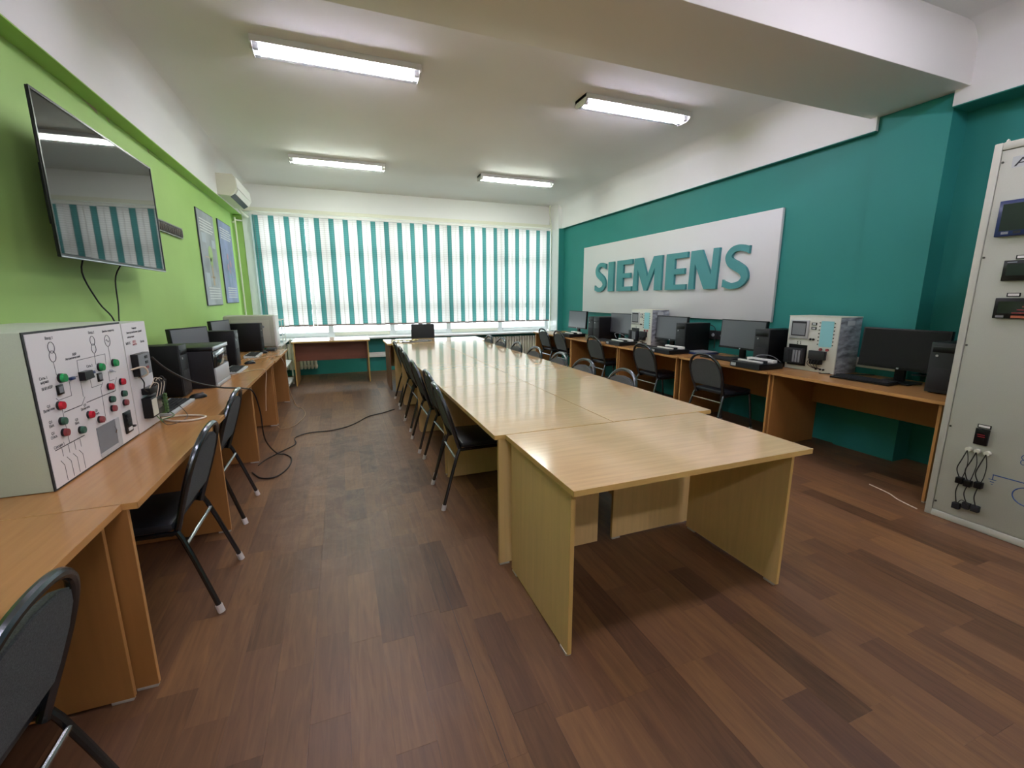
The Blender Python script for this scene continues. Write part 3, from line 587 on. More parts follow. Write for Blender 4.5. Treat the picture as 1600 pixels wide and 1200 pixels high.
# ------------------------------------------------------------------ mimic panel boxes on the left desk
XF = -1.03
t = thing('control_panel', 'large grey-green steel case with a white mimic diagram and round buttons', 'control panel', (-1.3, 2.37, .75))
case = wpart('case', MB().box(-1.57, XF-.006, 2.012, 2.742, .752, 1.335, .004), 'boxgreen', t)
wpart('front_rim', MB().box(XF-.006, XF-.002, 2.012, 2.742, .752, 1.335), 'dgrey', t)
plate = wpart('front_plate', MB().box(XF-.002, XF, 2.022, 2.739, .758, 1.327), 'panelw', t)
LN = [((2.153, 1.217), (2.156, 1.164)), ((2.452, 1.215), (2.45, 1.162)), ((2.585, 1.23), (2.583, 1.163)), ((2.309, 1.2), (2.543, 1.2)), ((2.309, 1.2), (2.305, 1.15)), ((2.543, 1.2), (2.535, 1.151)), ((2.228, 1.126), (2.225, 1.07)), ((2.225, 1.07), (2.139, 1.07)), ((2.138, 1.068), (2.124, 1.08)), ((2.258, 1.137), (2.293, 1.137)), ((2.306, 1.123), (2.305, 1.048)), ((2.315, 1.046), (2.284, 1.018)), ((2.284, 1.018), (2.157, 1.018)), ((2.38, 1.11), (2.382, 1.072)), ((2.382, 1.072), (2.466, 1.072)), ((2.479, 1.078), (2.453, 1.057)), ((2.453, 1.057), (2.446, .907)), ((2.611, 1.079), (2.584, 1.051)), ((2.584, 1.051), (2.581, 1.02)), ((2.581, 1.02), (2.321, 1.02)), ((2.543, 1.119), (2.541, 1.073)), ((2.541, 1.073), (2.589, 1.073)), ((2.147, 1.041), (2.150, .895)), ((2.055, .895), (2.259, .895)),
      ((2.096, .892), (2.096, .86)), ((2.139, .892), (2.139, .86)), ((2.181, .892), (2.181, .858)), ((2.222, .892), (2.222, .858)), ((2.075, .849), (2.093, .826)), ((2.093, .826), (2.094, .764)), ((2.116, .850), (2.137, .827)), ((2.137, .827), (2.139, .764)), ((2.159, .849), (2.180, .827)), ((2.180, .827), (2.180, .764)), ((2.201, .850), (2.222, .827)), ((2.222, .827), (2.222, .764))]
for (a, b), (c, d) in LN:
    hw = .0016 if abs(b-d) < .004 and abs(a-c) > .12 and b < 1.1 else .0009
    v = Vector((c-a, d-b)).normalized(); n_ = Vector((-v.y, v.x))*hw
    wpart('circuit_line', MB().prism([(a+n_.x, b+n_.y), (a-n_.x, b-n_.y), (c-n_.x, d-n_.y), (c+n_.x, d+n_.y)], lambda p, q, s: (s, p, q), XF, XF+.0006), 'ink', t)
for y, z, r in ((2.157, 1.269, .021), (2.155, 1.236, .021), (2.456, 1.268, .020), (2.455, 1.234, .020), (2.586, 1.256, .026)):
    wpart('circuit_symbol', MB().tube([(XF+.0005, y+r*.95*math.cos(k*PI/12), z+r*math.sin(k*PI/12)) for k in range(24)], .0011, 5, closed=True), 'ink', t)
wpart('wave_symbol', MB().tube([(XF+.0005, 2.572+k*.0035, 1.256+.007*math.sin(k*PI/4)) for k in range(9)], .0009, 5), 'ink', t)
def lens(y, z, mat, nm, r=.0155, l=.017):
    b = wpart(nm, MB().cyl((XF, y, z), (XF+l*.45, y, z), r*1.02, 18), 'black', t)
    wpart('lens' if nm == 'indicator_lamp' else 'cap', MB().cyl((XF+l*.45, y, z), (XF+l, y, z), r, 18, r*.88), mat, b)
for y, z in ((2.172, 1.150), (2.469, 1.149), (2.602, 1.150)): lens(y, z, 'lens_g', 'indicator_lamp', .018, .019)
for y, z in ((2.129, 1.051), (2.316, .968), (2.521, 1.050), (2.643, 1.052)): lens(y, z, 'lens_r', 'indicator_lamp', .0165, .018)
for y, z in ((2.124, .991), (2.235, .924), (2.518, .991), (2.641, .993)): lens(y, z, 'btn_g', 'push_button')
for y, z in ((2.124, .946), (2.391, .927), (2.517, .948), (2.641, .948)): lens(y, z, 'btn_r', 'push_button')
for y, z in ((2.154, 1.108), (2.456, 1.106)):
    b = wpart('meter', MB().box(XF, XF+.006, y-.019, y+.019, z-.019, z+.019, .001), 'black', t); wpart('display', MB().box(XF+.006, XF+.0068, y-.012, y+.012, z-.012, z+.012), 'grey', b)
wpart('rotary_switch', MB().prism([(2.300, 1.152), (2.362, 1.152), (2.372, 1.118), (2.300, 1.116)], lambda a, b, q: (q, a, b), XF, XF+.022), 'black', t)
for y in (2.24, 2.397): wpart('terminal_plug', MB().box(XF, XF+.012, y-.013, y+.013, 1.131, 1.143, .002), 'blue', t)
wpart('toggle_switch', MB().cyl((XF, 2.560, 1.118), (XF+.01, 2.560, 1.118), .006, 10).cyl((XF+.01, 2.560, 1.118), (XF+.022, 2.560, 1.112), .0025, 8), 'silver', t)
w = wpart('glass_cover', MB().box(XF, XF+.003, 2.353, 2.515, .782, .897), 'grey', t)
wpart('cover_frame', MB().box(XF, XF+.005, 2.515, 2.552, .762, .897).box(XF, XF+.004, 2.353, 2.515, .762, .782), 'lgrey', t)
wpart('lock', MB().tube([(XF+.006, 2.50, .865), (XF+.012, 2.495, .85), (XF+.006, 2.50, .835)], .0022, 6), 'chrome', w)
w = wpart('breaker_strip', MB().box(XF, XF+.008, 2.603, 2.672, .797, .903, .001), 'black', t)
for k in range(4): wpart('breaker', MB().box(XF+.008, XF+.013, 2.618, 2.655, .808+k*.023, .824+k*.023, .001), 'dgrey' if k else 'white', w)
wpart('breaker_lever', MB().box(XF+.008, XF+.022, 2.655, 2.672, .818, .826), 'black', w)
for s, z_, y in (('Ввод 1', 1.300, 2.155), ('Ввод 2', 1.299, 2.459), ('Дизель-генератор', 1.297, 2.610), ('АВР', 1.222, 2.300), ('Автоматический', 1.210, 2.285), ('Сеть 1', 1.160, 2.075), ('норма', 1.146, 2.078), ('ВНР/АВР', 1.122, 2.086), ('Сеть 2', 1.160, 2.396), ('Q1', 1.056, 2.072), ('Включен', 1.043, 2.07), ('Q1', .998, 2.064), ('Вкл.', .983, 2.066), ('Q1', .955, 2.064), ('Откл.', .940, 2.066), ('Q3', 1.008, 2.303), ('Включен', .995, 2.303), ('Q3', .965, 2.382), ('Откл.', .951, 2.384), ('Q3', .965, 2.226), ('Вкл.', .951, 2.226), ('Секция 1', .900, 2.085), ('Нагрузка', .772, 2.437)):
    text(s, .0155 if len(s) < 9 else .013, (XF+.0002, y, z_), (0, 1, 0), (1, 0, 0), 'ink', t)
t = thing('control_panel', 'narrow white steel case with wired controller, joined to the mimic panel', 'control panel', (-1.3, 2.9, .75))
wpart('case', MB().box(-1.57, XF-.003, 2.748, 3.035, .752, 1.327, .003), 'boxgreen', t)
wpart('front_plate', MB().box(XF-.003, XF, 2.750, 3.033, .754, 1.325), 'panelw', t)
for s, z_, y, sz, mt in (('Кафедра', 1.292, 2.89, .013, 'ink'), ('Электроснабжение зданий', 1.272, 2.885, .014, 'ink'), ('лаборатория', 1.250, 2.835, .013, 'ink'), ('МАСС', 1.218, 2.795, .018, 'ink'), ('НПО', 1.220, 2.865, .018, 'inkred'), ('ЭНЕРГО', 1.208, 2.868, .013, 'inkred'), ('Октон', 1.214, 2.965, .017, 'ink')):
    text(s, sz, (XF+.0002, y, z_), (0, 1, 0), (1, 0, 0), mt, t)
m_ = wpart('controller', MB().box(XF, XF+.03, 2.79, 2.94, 1.05, 1.165, .002), 'black', t)
wpart('face', MB().box(XF+.03, XF+.032, 2.795, 2.937, 1.053, 1.162), 'grey', m_)
for k, mt in enumerate(('btn_r', 'dgrey', 'dgrey')): wpart('key', MB().box(XF+.032, XF+.035, 2.87, 2.90, 1.080+k*.028, 1.094+k*.028), mt, m_)
m_ = wpart('relay_module', MB().box(XF, XF+.042, 2.83, 3.00, .815, .925, .003), 'black', t)
wpart('label_plate', MB().box(XF+.042, XF+.044, 2.838, 2.905, .825, .915), 'cream', m_); wpart('display', MB().box(XF+.042, XF+.043, 2.915, 2.99, .85, .90), 'screen_off', m_)
wpart('terminal_block', MB().box(XF, XF+.04, 2.85, 2.97, .94, .975, .002), 'black', t)
m_ = wpart('circuit_board', MB().box(XF+.005, XF+.045, 3.002, 3.028, .80, .92, .002), 'pcb', t, label='green terminal board')
for k in range(6): wpart('terminal', MB().box(XF+.045, XF+.054, 3.004, 3.026, .805+k*.019, .819+k*.019), 'pcb', m_)
random.seed(3)
for k in range(9):
    y0 = 2.86+k*.012; y1 = 2.85+k*.014
    wpart('wire', MB().tube([(XF+.03, y0, .965), (XF+.05+.01*(k % 3), y0+.01, 1.0+.008*(k % 4)), (XF+.07, y1+.03, .99), (XF+.06, y1+.01, .925)], .0022, 5, smooth=4), ('wcable', 'cable', 'cable')[k % 3], t)
wpart('wire', MB().tube([(XF+.02, 2.80, 1.055), (XF+.04, 2.79, 1.02), (XF+.03, 2.81, .98), (XF+.03, 2.86, .95)], .003, 5, smooth=4), 'cable', t)
wpart('wire', MB().tube([(XF, 2.775, 1.09), (XF+.05, 2.79, 1.10), (XF+.055, 2.81, 1.06), (XF+.01, 2.82, 1.04)], .0045, 6, smooth=4), 'wcable', t)
wpart('wire', MB().tube([(XF+.03, 2.90, .815), (XF+.07, 2.86, .785), (XF+.04, 2.95, .775), (XF+.09, 2.97, .79), (XF+.06, 3.02, .80)], .003, 5, smooth=4), 'pcb', t)
wpart('wire', MB().tube([(XF+.04, 2.92, .80), (XF+.08, 2.88, .76), (XF+.13, 2.98, .756), (XF+.12, 3.08, .77), (XF+.09, 3.03, .85)], .0018, 5, smooth=4), 'cable', t)

# ------------------------------------------------------------------ computers
def make_monitor(w, hh, base=.75, mat='screen_off', tilt=0.):
    t = thing('monitor', 'x', 'monitor'); z0 = .11; c, s_ = math.cos(tilt), math.sin(tilt)
    def f(x, y, z): return (x, y*c-(z-z0)*s_*1, z0+(z-z0)*c+y*s_)
    def bx(x0, x1, y0, y1, z0_, z1_, bv=0):
        b = MB().box(x0, x1, y0, y1, z0_, z1_, bv)
        for v in b.b.verts: v.co = Vector(f(*v.co))
        return b
    part('casing', bx(-w/2, w/2, -.022, .016, z0, z0+hh, .004), 'black', t)
    part('screen', bx(-w/2+.012, w/2-.012, .0155, .0172, z0+.022, z0+hh-.012), mat, t)
    part('bezel', bx(-w/2, w/2, .014, .019, z0, z0+.02), 'black', t)
    part('badge', bx(-.008, .008, .018, .0205, z0+.004, z0+.016), 'silver', t)
    part('stand_neck', MB().box(-.035, .035, -.05, -.018, .015, z0+.12, .004), 'black', t)
    part('stand_base', MB().box(-.12, .12, -.12, .07, 0, .014, .005), 'black', t)
    return t
def make_tower(w=.165, d=.40, hh=.37):
    t = thing('computer_tower', 'x', 'computer')
    part('case', MB().box(-w/2, w/2, -d, -.012, .008, hh, .003), 'blacks', t)
    part('front_panel', MB().box(-w/2, w/2, -.013, .0, .008, hh, .003), 'dgrey', t)
    part('drive_bay', MB().box(-w/2+.012, w/2-.012, 0, .003, hh-.07, hh-.03, .001), 'black', t)
    part('vent_grille', MB().box(-w/2+.015, w/2-.015, 0, .002, .03, hh*.5, .001), 'blackm', t)
    part('power_button', MB().cyl((w*.25, 0, hh-.095), (w*.25, .004, hh-.095), .008, 12), 'silver', t)
    for x, y in ((-.06, -.03), (.06, -.03), (-.06, -d+.03), (.06, -d+.03)): part('foot', MB().cyl((x, y, 0), (x, y, .009), .01, 8), 'black', t)
    return t
def make_keyboard(w=.44, d=.14, keymat='keys', bodymat='black'):
    t = thing('keyboard', 'x', 'keyboard')
    part('body', MB().prism([(-d/2, 0), (d/2, 0), (d/2, .012), (-d/2, .026)], lambda a, b, q: (q, a, b), -w/2, w/2), bodymat, t)
    k = MB()
    for r in range(5):
        for c in range(19):
            x = -w/2+.014+c*(w-.028)/19; y = d/2-.022-r*(d-.03)/5; z = .0125+(d/2-y)*.1
            k.box(x, x+(w-.028)/19-.003, y-.017, y, z, z+.006)
    part('keys', k, keymat, t, kind='stuff'); return t
def make_mouse():
    t = thing('mouse', 'x', 'mouse'); b = MB().sph((0, 0, .006), .031, .055, .028, 14)
    for v in b.b.verts: v.co.z = max(v.co.z, 0)
    part('body', b, 'black', t); part('wheel', MB().cyl((-.003, .028, .030), (.003, .028, .030), .007, 10), 'grey', t)
    return t
def place(root, first, loc, rz, label, group):
    if first: root.location = loc; root.rotation_euler = (0, 0, rz); root['label'] = label; root['group'] = group; return root
    o = dup(root, loc, rz, label); o['group'] = group; return o
E = .7515
mn_ = make_monitor(.60, .33, mat='screen_dark', tilt=.05); mr_ = make_monitor(.60, .33, mat='screen_sheen', tilt=.05)
g = 'monitors on the teal wall desks'
place(mn_, 1, (4.21, 2.17, E), h, 'wide black monitor nearest the grey instrument cabinet', g)
place(mr_, 1, (4.20, 3.70, E), h, 'grey-screened monitor just left of the nearer trainer cabinet and its black tower', g)
place(mr_, 0, (4.20, 4.86, E), h, 'grey-screened monitor just right of the farther trainer cabinet', g)
place(mr_, 0, (4.20, 6.02, E), h, 'grey-screened monitor partly hidden behind the farther trainer cabinet', g)
ms_ = make_monitor(.60, .33, mat='screen_sheen', tilt=.05); place(ms_, 1, (4.20, 7.45, E), h+.06, 'grey-screened monitor nearest the window on the teal wall desks', g)
ml_ = make_monitor(.46, .32, mat='screen_sheen_pale', tilt=.06)  # pale screen colour stands in for glancing window light
g = 'monitors on the green wall desks'
place(ml_, 1, (-1.34, 4.93, E), -h-.42, 'monitor seen above the laser printer on the green wall desks', g)
place(ml_, 0, (-1.40, 6.36, E), -h-.22, 'monitor behind the middle tower on the green wall desks, pale sheen painted on screen', g)
place(ml_, 0, (-1.36, 3.42, E), -h, 'monitor hidden behind the white control case, near the first keyboard', g)
tw = make_tower()
g = 'towers on the teal wall desks'
place(tw, 1, (3.98, 3.268, E), h, 'black computer tower left of the nearer trainer cabinet', g)
place(tw, 0, (4.0, 4.455, E), h, 'black computer tower alone right of the middle grey-screened monitor', g)
place(tw, 0, (3.96, 6.39, E), h, 'black computer tower, right one of the two standing side by side', g)
place(tw, 0, (3.96, 6.57, E), h, 'black computer tower, left one of the two standing side by side', g)
place(tw, 0, (4.0, 1.80, E), h, 'black computer tower half hidden by the grey instrument cabinet', g)
g = 'towers on the green wall desks'
place(tw, 0, (-1.09, 3.80, E), -h, 'black computer tower just before the laser printer, behind the first mouse', g)
place(tw, 0, (-1.04, 5.29, E), -h, 'black computer tower right behind the laser printer, beside a keyboard', g)
place(tw, 0, (-1.02, 6.73, E), -h, 'black computer tower just in front of the big beige case', g)
kb = make_keyboard()
g = 'black keyboards'
place(kb, 1, (4.05, 2.33, E), h+.03, 'black keyboard below the wide black monitor nearest the cabinet', g)
place(kb, 0, (4.0, 3.80, E), h, 'black keyboard below the monitor left of the nearer trainer', g)
place(kb, 0, (3.98, 5.0, E), h, 'black keyboard right of the farther trainer, with a mouse beside it', g)
place(kb, 0, (3.95, 6.05, E), h, 'black keyboard in front of the two side by side towers', g)
kg = make_keyboard(keymat='keys', bodymat='lgrey')
g = 'keyboards on the green wall desks'
place(kg, 1, (-1.07, 3.36, E), -h, 'keyboard with pale rim half hidden behind the wired control case', g)
place(kg, 0, (-1.01, 4.93, E), -h, 'keyboard with pale rim between laser printer and middle tower', g)
place(kg, 0, (-1.05, 6.16, E), -h, 'keyboard with pale rim before the tower by the beige case', g)
mo = make_mouse()
g = 'black computer mice'
place(mo, 1, (-1.00, 3.66, E), -h+.5, 'black mouse in front of the laser printer on the green wall desks', g)
place(mo, 0, (-.965, 5.41, E), -h+.4, 'black mouse at the end of the middle pale-rimmed keyboard', g)
place(mo, 0, (-.98, 6.40, E), -h+.4, 'black mouse farthest along the green wall desks', g)
place(mo, 0, (3.86, 4.72, E), h, 'black mouse in front of the lone tower on the teal wall desks', g)
place(mo, 0, (3.86, 5.74, E), h, 'black mouse in front of the farther monitor on the teal wall desks', g)
# laser printer
t = thing('printer', 'black laser printer with silver lid edge and pale lower front on the desk', 'printer', (-1.16, 4.26, E))
wpart('body', MB().box(-1.40, -.975, 4.03, 4.48, E, 1.045, .006), 'blackm', t)
wpart('lid', MB().box(-1.40, -.965, 4.025, 4.485, 1.045, 1.075, .006), 'black', t)
wpart('lid_edge', MB().box(-.966, -.955, 4.028, 4.482, 1.046, 1.076, .003), 'silver', t)
wpart('glossy_panel', MB().box(-.975, -.966, 4.04, 4.47, .905, 1.035, .002), 'screen_off', t)
wpart('paper_tray', MB().box(-.975, -.962, 4.04, 4.47, .785, .903, .002), 'lgrey', t)
wpart('tray_rim', MB().box(-.975, -.958, 4.035, 4.475, E, .783, .003), 'silver', t)
# beige case at the end of the left desks
t = thing('equipment_case', 'big beige plastic case with rounded corner at the window end of the desks', 'case', (-1.15, 7.2, .78))
wpart('shell', MB().box(-1.50, -.885, 6.93, 7.23, .78, 1.215, .03), mk('beige_case', '#A9AA97', .5), t)
wpart('white_face', MB().box(-.9, -.868, 6.925, 7.235, .785, 1.21, .012), 'white', t)
wpart('side_plate', MB().box(-1.40, -.95, 6.926, 6.932, .83, 1.15, .003), mk('beige_plate', '#B3B4A2', .5), t)
wpart('handle_recess', MB().cyl((-1.03, 6.92, 1.06), (-1.03, 6.928, 1.06), .018, 14), 'grey', t)
single('document_pile', MB().box(-.99, -.87, 6.60, 6.83, E, .775), 'dgrey', 'flat dark folder lying before the beige case at the end of the green wall desks', 'folder')

# ------------------------------------------------------------------ trainer cabinets on the right desks
def make_trainer():
    t = thing('training_unit', 'x', 'trainer')
    wdt, dp, H = .48, .30, .51
    part('case', MB().box(-wdt/2, wdt/2, -dp, -.012, 0, H, .004), 'dirtside', t, label='grey printed side')
    part('front_plate', MB().box(-wdt/2, wdt/2, -.012, 0, 0, H, .002), 'trainer', t)
    part('top_lid', MB().box(-wdt/2-.003, wdt/2+.003, -dp, 0.001, H, H+.006), 'cream', t)
    part('warning_sticker', MB().box(-wdt/2-.001, -wdt/2, -.2, -.1, .44, .48), 'lgrey', t)
    sp = part('touch_screen', MB().box(.035, .22, 0, .012, .30, .475, .003), 'lgrey', t); part('display', MB().box(.055, .20, .012, .014, .325, .465), 'dgrey', sp); part('picture', MB().box(.062, .19, .014, .0146, .335, .445), 'grey', sp)
    for z in (.445, .405):
        q = part('meter', MB().box(-.035, .01, 0, .006, z-.012, z+.012), 'black', t); part('digits', MB().box(-.028, .003, .006, .0065, z-.008, z+.008), 'lgrey', q)
    part('cyan_plate', MB().box(-.19, -.075, 0, .002, .24, .475), 'cyan', t)
    for k in range(7):
        for x in (-.20, -.065): part('terminal', MB().cyl((x, 0, .26+k*.033), (x, .008, .26+k*.033), .0045, 8), 'btn_g' if k in (0, 6) else 'dgrey', t)
    for x in (-.10, -.16): part('emergency_button', MB().cyl((x, 0, .215), (x, .012, .215), .013, 14), 'btn_r', t)
    for x in (.0, .028): part('push_button', MB().cyl((x-.02, 0, .30), (x-.02, .008, .30), .010, 12), 'black', t)
    for x, z in ((.13, .265), (.10, .265), (.13, .25), (.10, .25)): part('socket', MB().cyl((x, 0, z), (x, .004, z), .004, 8), 'black', t)
    part('bay_opening', MB().box(.03, .215, -.001, .001, .04, .24), 'black', t)
    q = part('controller_rack', MB().box(.04, .225, .001, .05, .06, .205, .003), 'dgrey', t)
    for k in range(5): part('module', MB().box(.055+k*.028, .075+k*.028, .05, .053, .075, .19), 'grey' if k < 3 else 'blackm', q)
    q = part('drive_unit', MB().box(-.16, -.01, 0, .035, .12, .20, .003), 'dgrey', t); part('drive_base', MB().box(-.13, -.03, 0, .04, .075, .12), 'black', q)
    for k in range(4): part('wire', MB().tube([(-.03-.03*k, .035, .125), (-.02-.03*k, .05, .08), (-.05-.02*k, .04, .05), (-.07-.02*k, .01, .035)], .003, 5, smooth=4), 'cable', t)
    for x in (-.08, -.12, -.15): part('knob', MB().cyl((x, 0, .03), (x, .01, .03), .009, 10), 'black', t)
    return t
tr = make_trainer(); g = 'trainer cabinets on the teal wall desks'
place(tr, 1, (4.13, 2.86, E), h, 'white trainer cabinet with screen and cyan plate, nearer to the camera', g)
place(tr, 0, (4.13, 5.43, E), h, 'white trainer cabinet with screen and cyan plate, farther away under the sign', g)
def make_module():
    t = thing('training_module', 'x', 'module')
    part('base', MB().box(-.17, .17, -.16, .16, 0, .055, .004), 'black', t); part('front_strip', MB().box(-.17, .17, .16, .163, .004, .05), 'dgrey', t)
    part('sticker', MB().box(.10, .16, .163, .1645, .012, .042), 'lgrey', t)
    part('rail', MB().box(-.15, .15, -.10, -.04, .055, .085, .003), 'white', t); part('rail', MB().box(-.12, .16, .05, .075, .055, .072, .003), 'white', t)
    part('terminal_row', MB().box(-.11, .06, -.02, .04, .055, .075, .002), 'dgrey', t); return t
md = make_module(); g = 'black training modules with white rails'
place(md, 1, (3.86, 3.20, E), h, 'black module with white rails left of the nearer trainer cabinet', g)
place(md, 0, (3.87, 4.47, E), h, 'black module with white rails before the lone tower at mid desk', g)
place(md, 0, (3.87, 5.52, E), h, 'black module with white rails before the farther trainer cabinet', g)
place(md, 0, (3.87, 7.02, E), h, 'black module with white rails before the monitor nearest the window', g)
for x, y, z_, L_ in ((4.25, 4.25, .77, 'flat dark folder lying between the lone tower and the next keyboard'),):
    t = thing('folder', L_, 'folder', (x, y, E)); wpart('cover', MB().box(4.02, 4.30, 4.10, 4.36, E, .775, .003), 'blue', t); wpart('papers', MB().box(4.03, 4.29, 4.11, 4.35, .776, .785), 'grey', t)
t = thing('power_strip', 'grey extension box fixed low on the teal wall left of the middle tower', 'power strip', (4.5, 4.35, .92))
wpart('body', MB().box(4.47, 4.53, 4.0, 4.62, .91, 1.02, .004), 'dgrey', t)
for k in range(4): wpart('socket', MB().cyl((4.469, 4.10+k*.14, .965), (4.462, 4.10+k*.14, .965), .022, 14), 'lgrey', t)
random.seed(5)
def desk_cable(pts, r, mat, label): single('cable', MB().tube(pts, r, 6, smooth=5), mat, label, 'cable')
desk_cable([(4.10, 3.12, .80), (4.02, 3.16, .86), (3.93, 3.22, .87), (3.90, 3.26, .845)], .004, 'grey', 'grey cable looping from the nearer trainer to the black module')
desk_cable([(4.10, 5.62, .80), (3.98, 5.74, .90), (3.88, 5.72, .90), (3.84, 5.62, .845)], .004, 'grey', 'grey cable looping over the module before the farther trainer')
desk_cable([(4.38, 4.52, 1.08), (4.45, 4.42, 1.09), (4.46, 4.34, 1.03), (4.44, 4.32, .80)], .005, 'cable', 'black cable arching out of the back of the lone tower')
desk_cable([(4.06, 2.70, .757), (4.2, 2.60, .757), (4.33, 2.5, .757), (4.42, 2.45, .757)], .004, 'cable', 'black cable behind the keyboard nearest the cabinet')
desk_cable([(4.10, 2.02, .85), (4.2, 1.95, .84), (4.3, 1.9, .80), (4.35, 1.92, .757)], .004, 'cable', 'black cable between the widest monitor and the half hidden tower')

# ------------------------------------------------------------------ cables, left side
single('cable', MB().tube([(-1.03, 3.06, .757), (-.95, 3.10, .757), (-.84, 3.06, .757), (-.80, 3.01, .757), (-.84, 2.96, .757), (-.93, 2.96, .757), (-1.02, 3.04, .757)], .0055, 8, smooth=6), 'wcable', 'white cable looped flat on the desk beside the wired control case', 'cable')
single('power_cable', MB().tube([(-1.024, 3.038, 1.123), (-1.0, 3.17, 1.028), (-.95, 3.396, .913), (-.86, 3.68, .812), (-.755, 3.85, .765), (-.715, 4.0, .70), (-.705, 4.13, .5), (-.70, 4.17, .25), (-.66, 4.40, .04), (-.59, 4.42, .008), (-.525, 4.28, .006), (-.53, 4.05, .006), (-.60, 3.87, .006), (-.71, 3.88, .006), (-.80, 4.04, .006)], .0055, 8, smooth=7), 'cable', 'black cable hanging over the desk edge by the printer and looping on the floor', 'cable')
single('power_cable', MB().tube([(.56, 5.80, .006), (.40, 5.66, .006), (.22, 5.55, .006), (.08, 5.32, .006), (-.05, 5.16, .006), (-.22, 5.08, .006), (-.42, 5.08, .006), (-.55, 4.95, .006), (-.53, 4.72, .006), (-.62, 4.55, .006), (-.74, 4.34, .006), (-.78, 4.20, .006)], .005, 7, smooth=6), 'cable', 'thin dark cable lying across the aisle floor from desk to long table', 'cable')
single('cable', MB().tube([(-1.0, 4.55, .757), (-.9, 4.8, .757), (-.80, 4.90, .757), (-.752, 4.86, .760), (-.735, 4.84, .72), (-.735, 4.72, .60), (-.735, 4.60, .40)], .004, 6, smooth=6), 'bcable', 'beige cable drooping over the desk edge beyond the printer', 'cable')
single('cable', MB().tube([(-1.0, 5.7, .757), (-.86, 5.95, .757), (-.77, 5.95, .757), (-.725, 5.95, .74), (-.70, 6.1, .55), (-.70, 6.2, .30), (-.66, 6.35, .05), (-.58, 6.3, .006), (-.52, 5.9, .006), (-.60, 5.45, .006), (-.72, 5.35, .006), (-.78, 5.5, .006)], .0045, 6, smooth=6), 'bcable', 'beige cable dropping to the floor from the last green wall desk', 'cable')
# items on the far desk
t = thing('paper_bundle', 'crumpled pale yellow papers on the far left corner of the long table', 'papers', (.9, 7.3, .75))
random.seed(9)
for k in range(5):
    cx, cy = .78+k*.07, 7.25+random.uniform(-.08, .08); a = random.uniform(0, 3); b = MB(); gx = []
    for i in range(5):
        gx.append([b.b.verts.new((cx+(i-2)*.035*math.cos(a)-(j-2)*.03*math.sin(a), cy+(i-2)*.035*math.sin(a)+(j-2)*.03*math.cos(a), .754+random.uniform(0, .022)+k*.003)) for j in range(5)])
    for i in range(4):
        for j in range(4): b.b.faces.new((gx[i][j], gx[i+1][j], gx[i+1][j+1], gx[i][j+1]))
    wpart('sheet', b, 'paper', t)
single('cable', MB().tube([(.86, 7.12, .757), (1.05, 7.08, .757), (1.25, 7.12, .757), (1.36, 7.25, .757), (1.25, 7.38, .757), (1.08, 7.36, .757), (1.0, 7.25, .757), (1.1, 7.14, .762), (1.28, 7.18, .765)], .007, 7, smooth=6), 'grey', 'grey coiled cable beside the yellow papers on the far table', 'cable')

# ------------------------------------------------------------------ instrument cabinet at the right edge
XC = 3.63
t = thing('instrument_cabinet', 'tall grey steel cabinet with panel meters at the right edge of the photo', 'cabinet', (3.9, 1.0, 0))
wpart('body', MB().box(XC+.012, 4.22, .30, 1.585, .0, 2.315, .008), 'cabinet', t)
fr = MB().box(XC-.004, XC+.014, 1.548, 1.585, .0, 2.315, .006).box(XC-.004, XC+.014, .30, .337, .0, 2.315, .006).box(XC-.004, XC+.014, .337, 1.548, 2.272, 2.315, .006).box(XC-.004, XC+.014, .337, 1.548, .0, .045, .006)
wpart('frame', fr, 'cabframe', t)
wpart('door', MB().box(XC, XC+.0125, .341, 1.544, .049, 2.268, .001), 'cabinet', t)
wpart('lifting_eye', MB().tube([(3.68+.012*math.cos(k*PI/5), 1.55, 2.325+.012*math.sin(k*PI/5)) for k in range(10)], .004, 6, closed=True), 'foot', t)
for z in (.105, .625, 1.149, 1.675, 2.205):
    wpart('screw', MB().cyl((XC, 1.535, z), (XC-.004, 1.535, z), .006, 10), 'screw', t)
def inst(y0, y1, z0, z1, fm, facem, extra, d=.02):
    q = wpart('panel_meter', MB().box(XC-d, XC, y0, y1, z0, z1, .004), fm, t); wpart('display', MB().box(XC-d-.001, XC-d, y0+.018, y1-.018, z0+.03, z1-.02), facem, q); return q
q = inst(1.14, 1.50, 1.787, 1.985, 'blue', 'lcd', 0, .03)
for k in range(6): wpart('key', MB().box(XC-.0315, XC-.03, 1.44-k*.05, 1.47-k*.05, 1.798, 1.812), 'grey' if k == 0 else 'dgrey', q)
q = inst(1.20, 1.436, 1.535, 1.65, 'black', 'lcd', 0); wpart('brand_mark', MB().box(XC-.0212, XC-.02, 1.38, 1.42, 1.636, 1.642), 'grey', q)
q = inst(1.20, 1.440, 1.320, 1.438, 'black', 'screen_off', 0)
for k in range(4): wpart('scale_bar', MB().box(XC-.0215, XC-.0209, 1.24, 1.36-.02*k, 1.35+k*.018, 1.356+k*.018), 'btn_r', q)
wpart('key', MB().box(XC-.0215, XC-.02, 1.39, 1.425, 1.325, 1.338), 'grey', q); wpart('key', MB().box(XC-.0215, XC-.02, 1.26, 1.36, 1.325, 1.338), mk('orange_key', '#B4644A', .5), q)
q = inst(1.345, 1.408, .548, .650, 'black', 'black', 0)
wpart('red_line', MB().box(XC-.0218, XC-.021, 1.36, 1.395, .612, .615).box(XC-.0218, XC-.021, 1.358, 1.393, .600, .603), 'inkred', q)
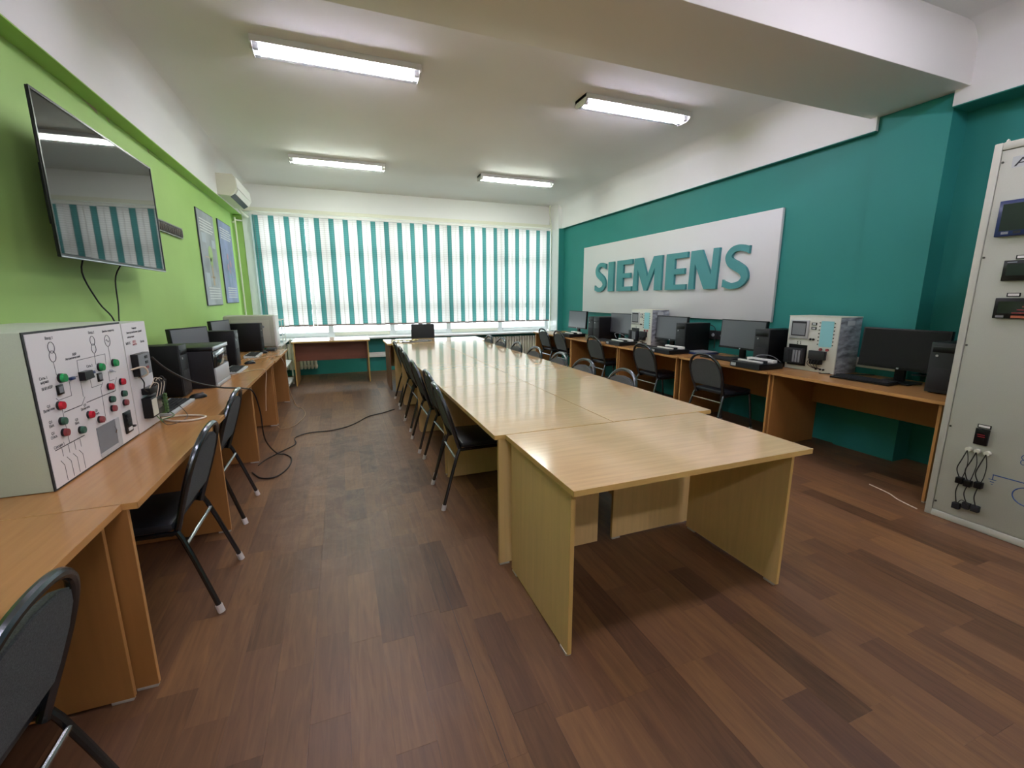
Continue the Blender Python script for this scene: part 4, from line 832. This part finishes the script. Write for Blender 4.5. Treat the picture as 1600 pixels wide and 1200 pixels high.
for y0, y1, z in ((1.345, 1.408, .665), (1.344, 1.402, 1.457), (1.30, 1.396, 1.668)):
    q = wpart('label_plate', MB().box(XC-.004, XC, y0, y1, z-.012, z+.010, .001), 'black', t); wpart('label_card', MB().box(XC-.005, XC-.004, y0+.006, y1-.006, z-.007, z+.006), 'white', q)
for y in (1.422, 1.380, 1.335): wpart('cable_gland', MB().cyl((XC, y, .506), (XC-.025, y, .506), .014, 14), 'cream', t)
tp = [(1.431, .293), (1.391, .287), (1.342, .296)]; bt = [(1.425, .125), (1.378, .145), (1.335, .145)]
for (y, z) in tp: wpart('current_transformer', MB().box(XC-.035, XC, y-.018, y+.018, z-.018, z+.022, .004), 'black', t)
for (y, z) in bt: wpart('current_transformer', MB().box(XC-.03, XC, y-.019, y+.019, z-.022, z+.018, .004), 'blackm', t)
for k, y in enumerate((1.422, 1.380, 1.335)):
    a, b_ = tp[k], bt[k]
    wpart('wire', MB().tube([(XC-.025, y, .50), (XC-.035, y+.012, .44), (XC-.03, a[0]+.02, .37), (XC-.02, a[0]+.005, a[1]+.02)], .003, 6, smooth=5), 'cable', t)
    wpart('wire', MB().tube([(XC-.025, y, .50), (XC-.03, y-.015, .43), (XC-.03, a[0]-.02, .36), (XC-.02, a[0]-.008, a[1]+.02)], .0022, 6, smooth=5), 'cable', t)
    wpart('wire', MB().tube([(XC-.02, a[0], a[1]-.015), (XC-.03, a[0]+.004, .22), (XC-.02, b_[0], b_[1]+.015)], .003, 6, smooth=5), 'cable', t)
wpart('wire', MB().tube([(XC-.02, 1.425, .13), (XC-.03, 1.40, .175), (XC-.03, 1.37, .16), (XC-.025, 1.35, .13)], .0022, 5, smooth=5), 'cable', t)
dr = MB().box(XC-.0008, XC, 1.276, 1.311, .349, .353).box(XC-.0008, XC, 1.284, 1.303, .334, .338).box(XC-.0008, XC, 1.288, 1.296, .3195, .3235).box(XC-.0008, XC, 1.292, 1.296, .350, .382)
dr.box(XC-.0008, XC, .72, 1.297, .379, .385)
wpart('ground_symbol', dr, 'inkblue', t)
wpart('motor_symbol', MB().tube([(XC-.0004, 1.13+.07*math.cos(k*PI/16), .303+.056*math.sin(k*PI/16)) for k in range(32)], .003, 5, closed=True), 'inkblue', t)
for z in (.53, .50): wpart('coil_symbol', MB().tube([(XC-.0004, 1.185+.011*math.cos(k*PI/8), z+.014*math.sin(k*PI/8)) for k in range(16)], .0018, 5, closed=True), 'inkblue', t)
text('A', .062, (XC-.0003, 1.452, 2.172), (0, -1, 0), (-1, 0, 0), 'ink', t, sx=1.6)
text('М', .05, (XC-.0003, 1.12, .285), (0, -1, 0), (-1, 0, 0), 'inkblue', t)
wpart('logo_plate', MB().box(XC-.0002, XC+.0001, 1.40, 1.495, 2.165, 2.225), 'lgrey', t)
single('cable', MB().tube([(3.62, 1.62, .006), (3.66, 1.75, .006), (3.72, 1.85, .006), (3.76, 2.0, .006)], .004, 6, smooth=4), 'wcable', 'thin pale cable on the floor at the foot of the grey cabinet', 'cable')

if bpy.data.objects.get('chair') and CH.get('label') == 'x': raise RuntimeError
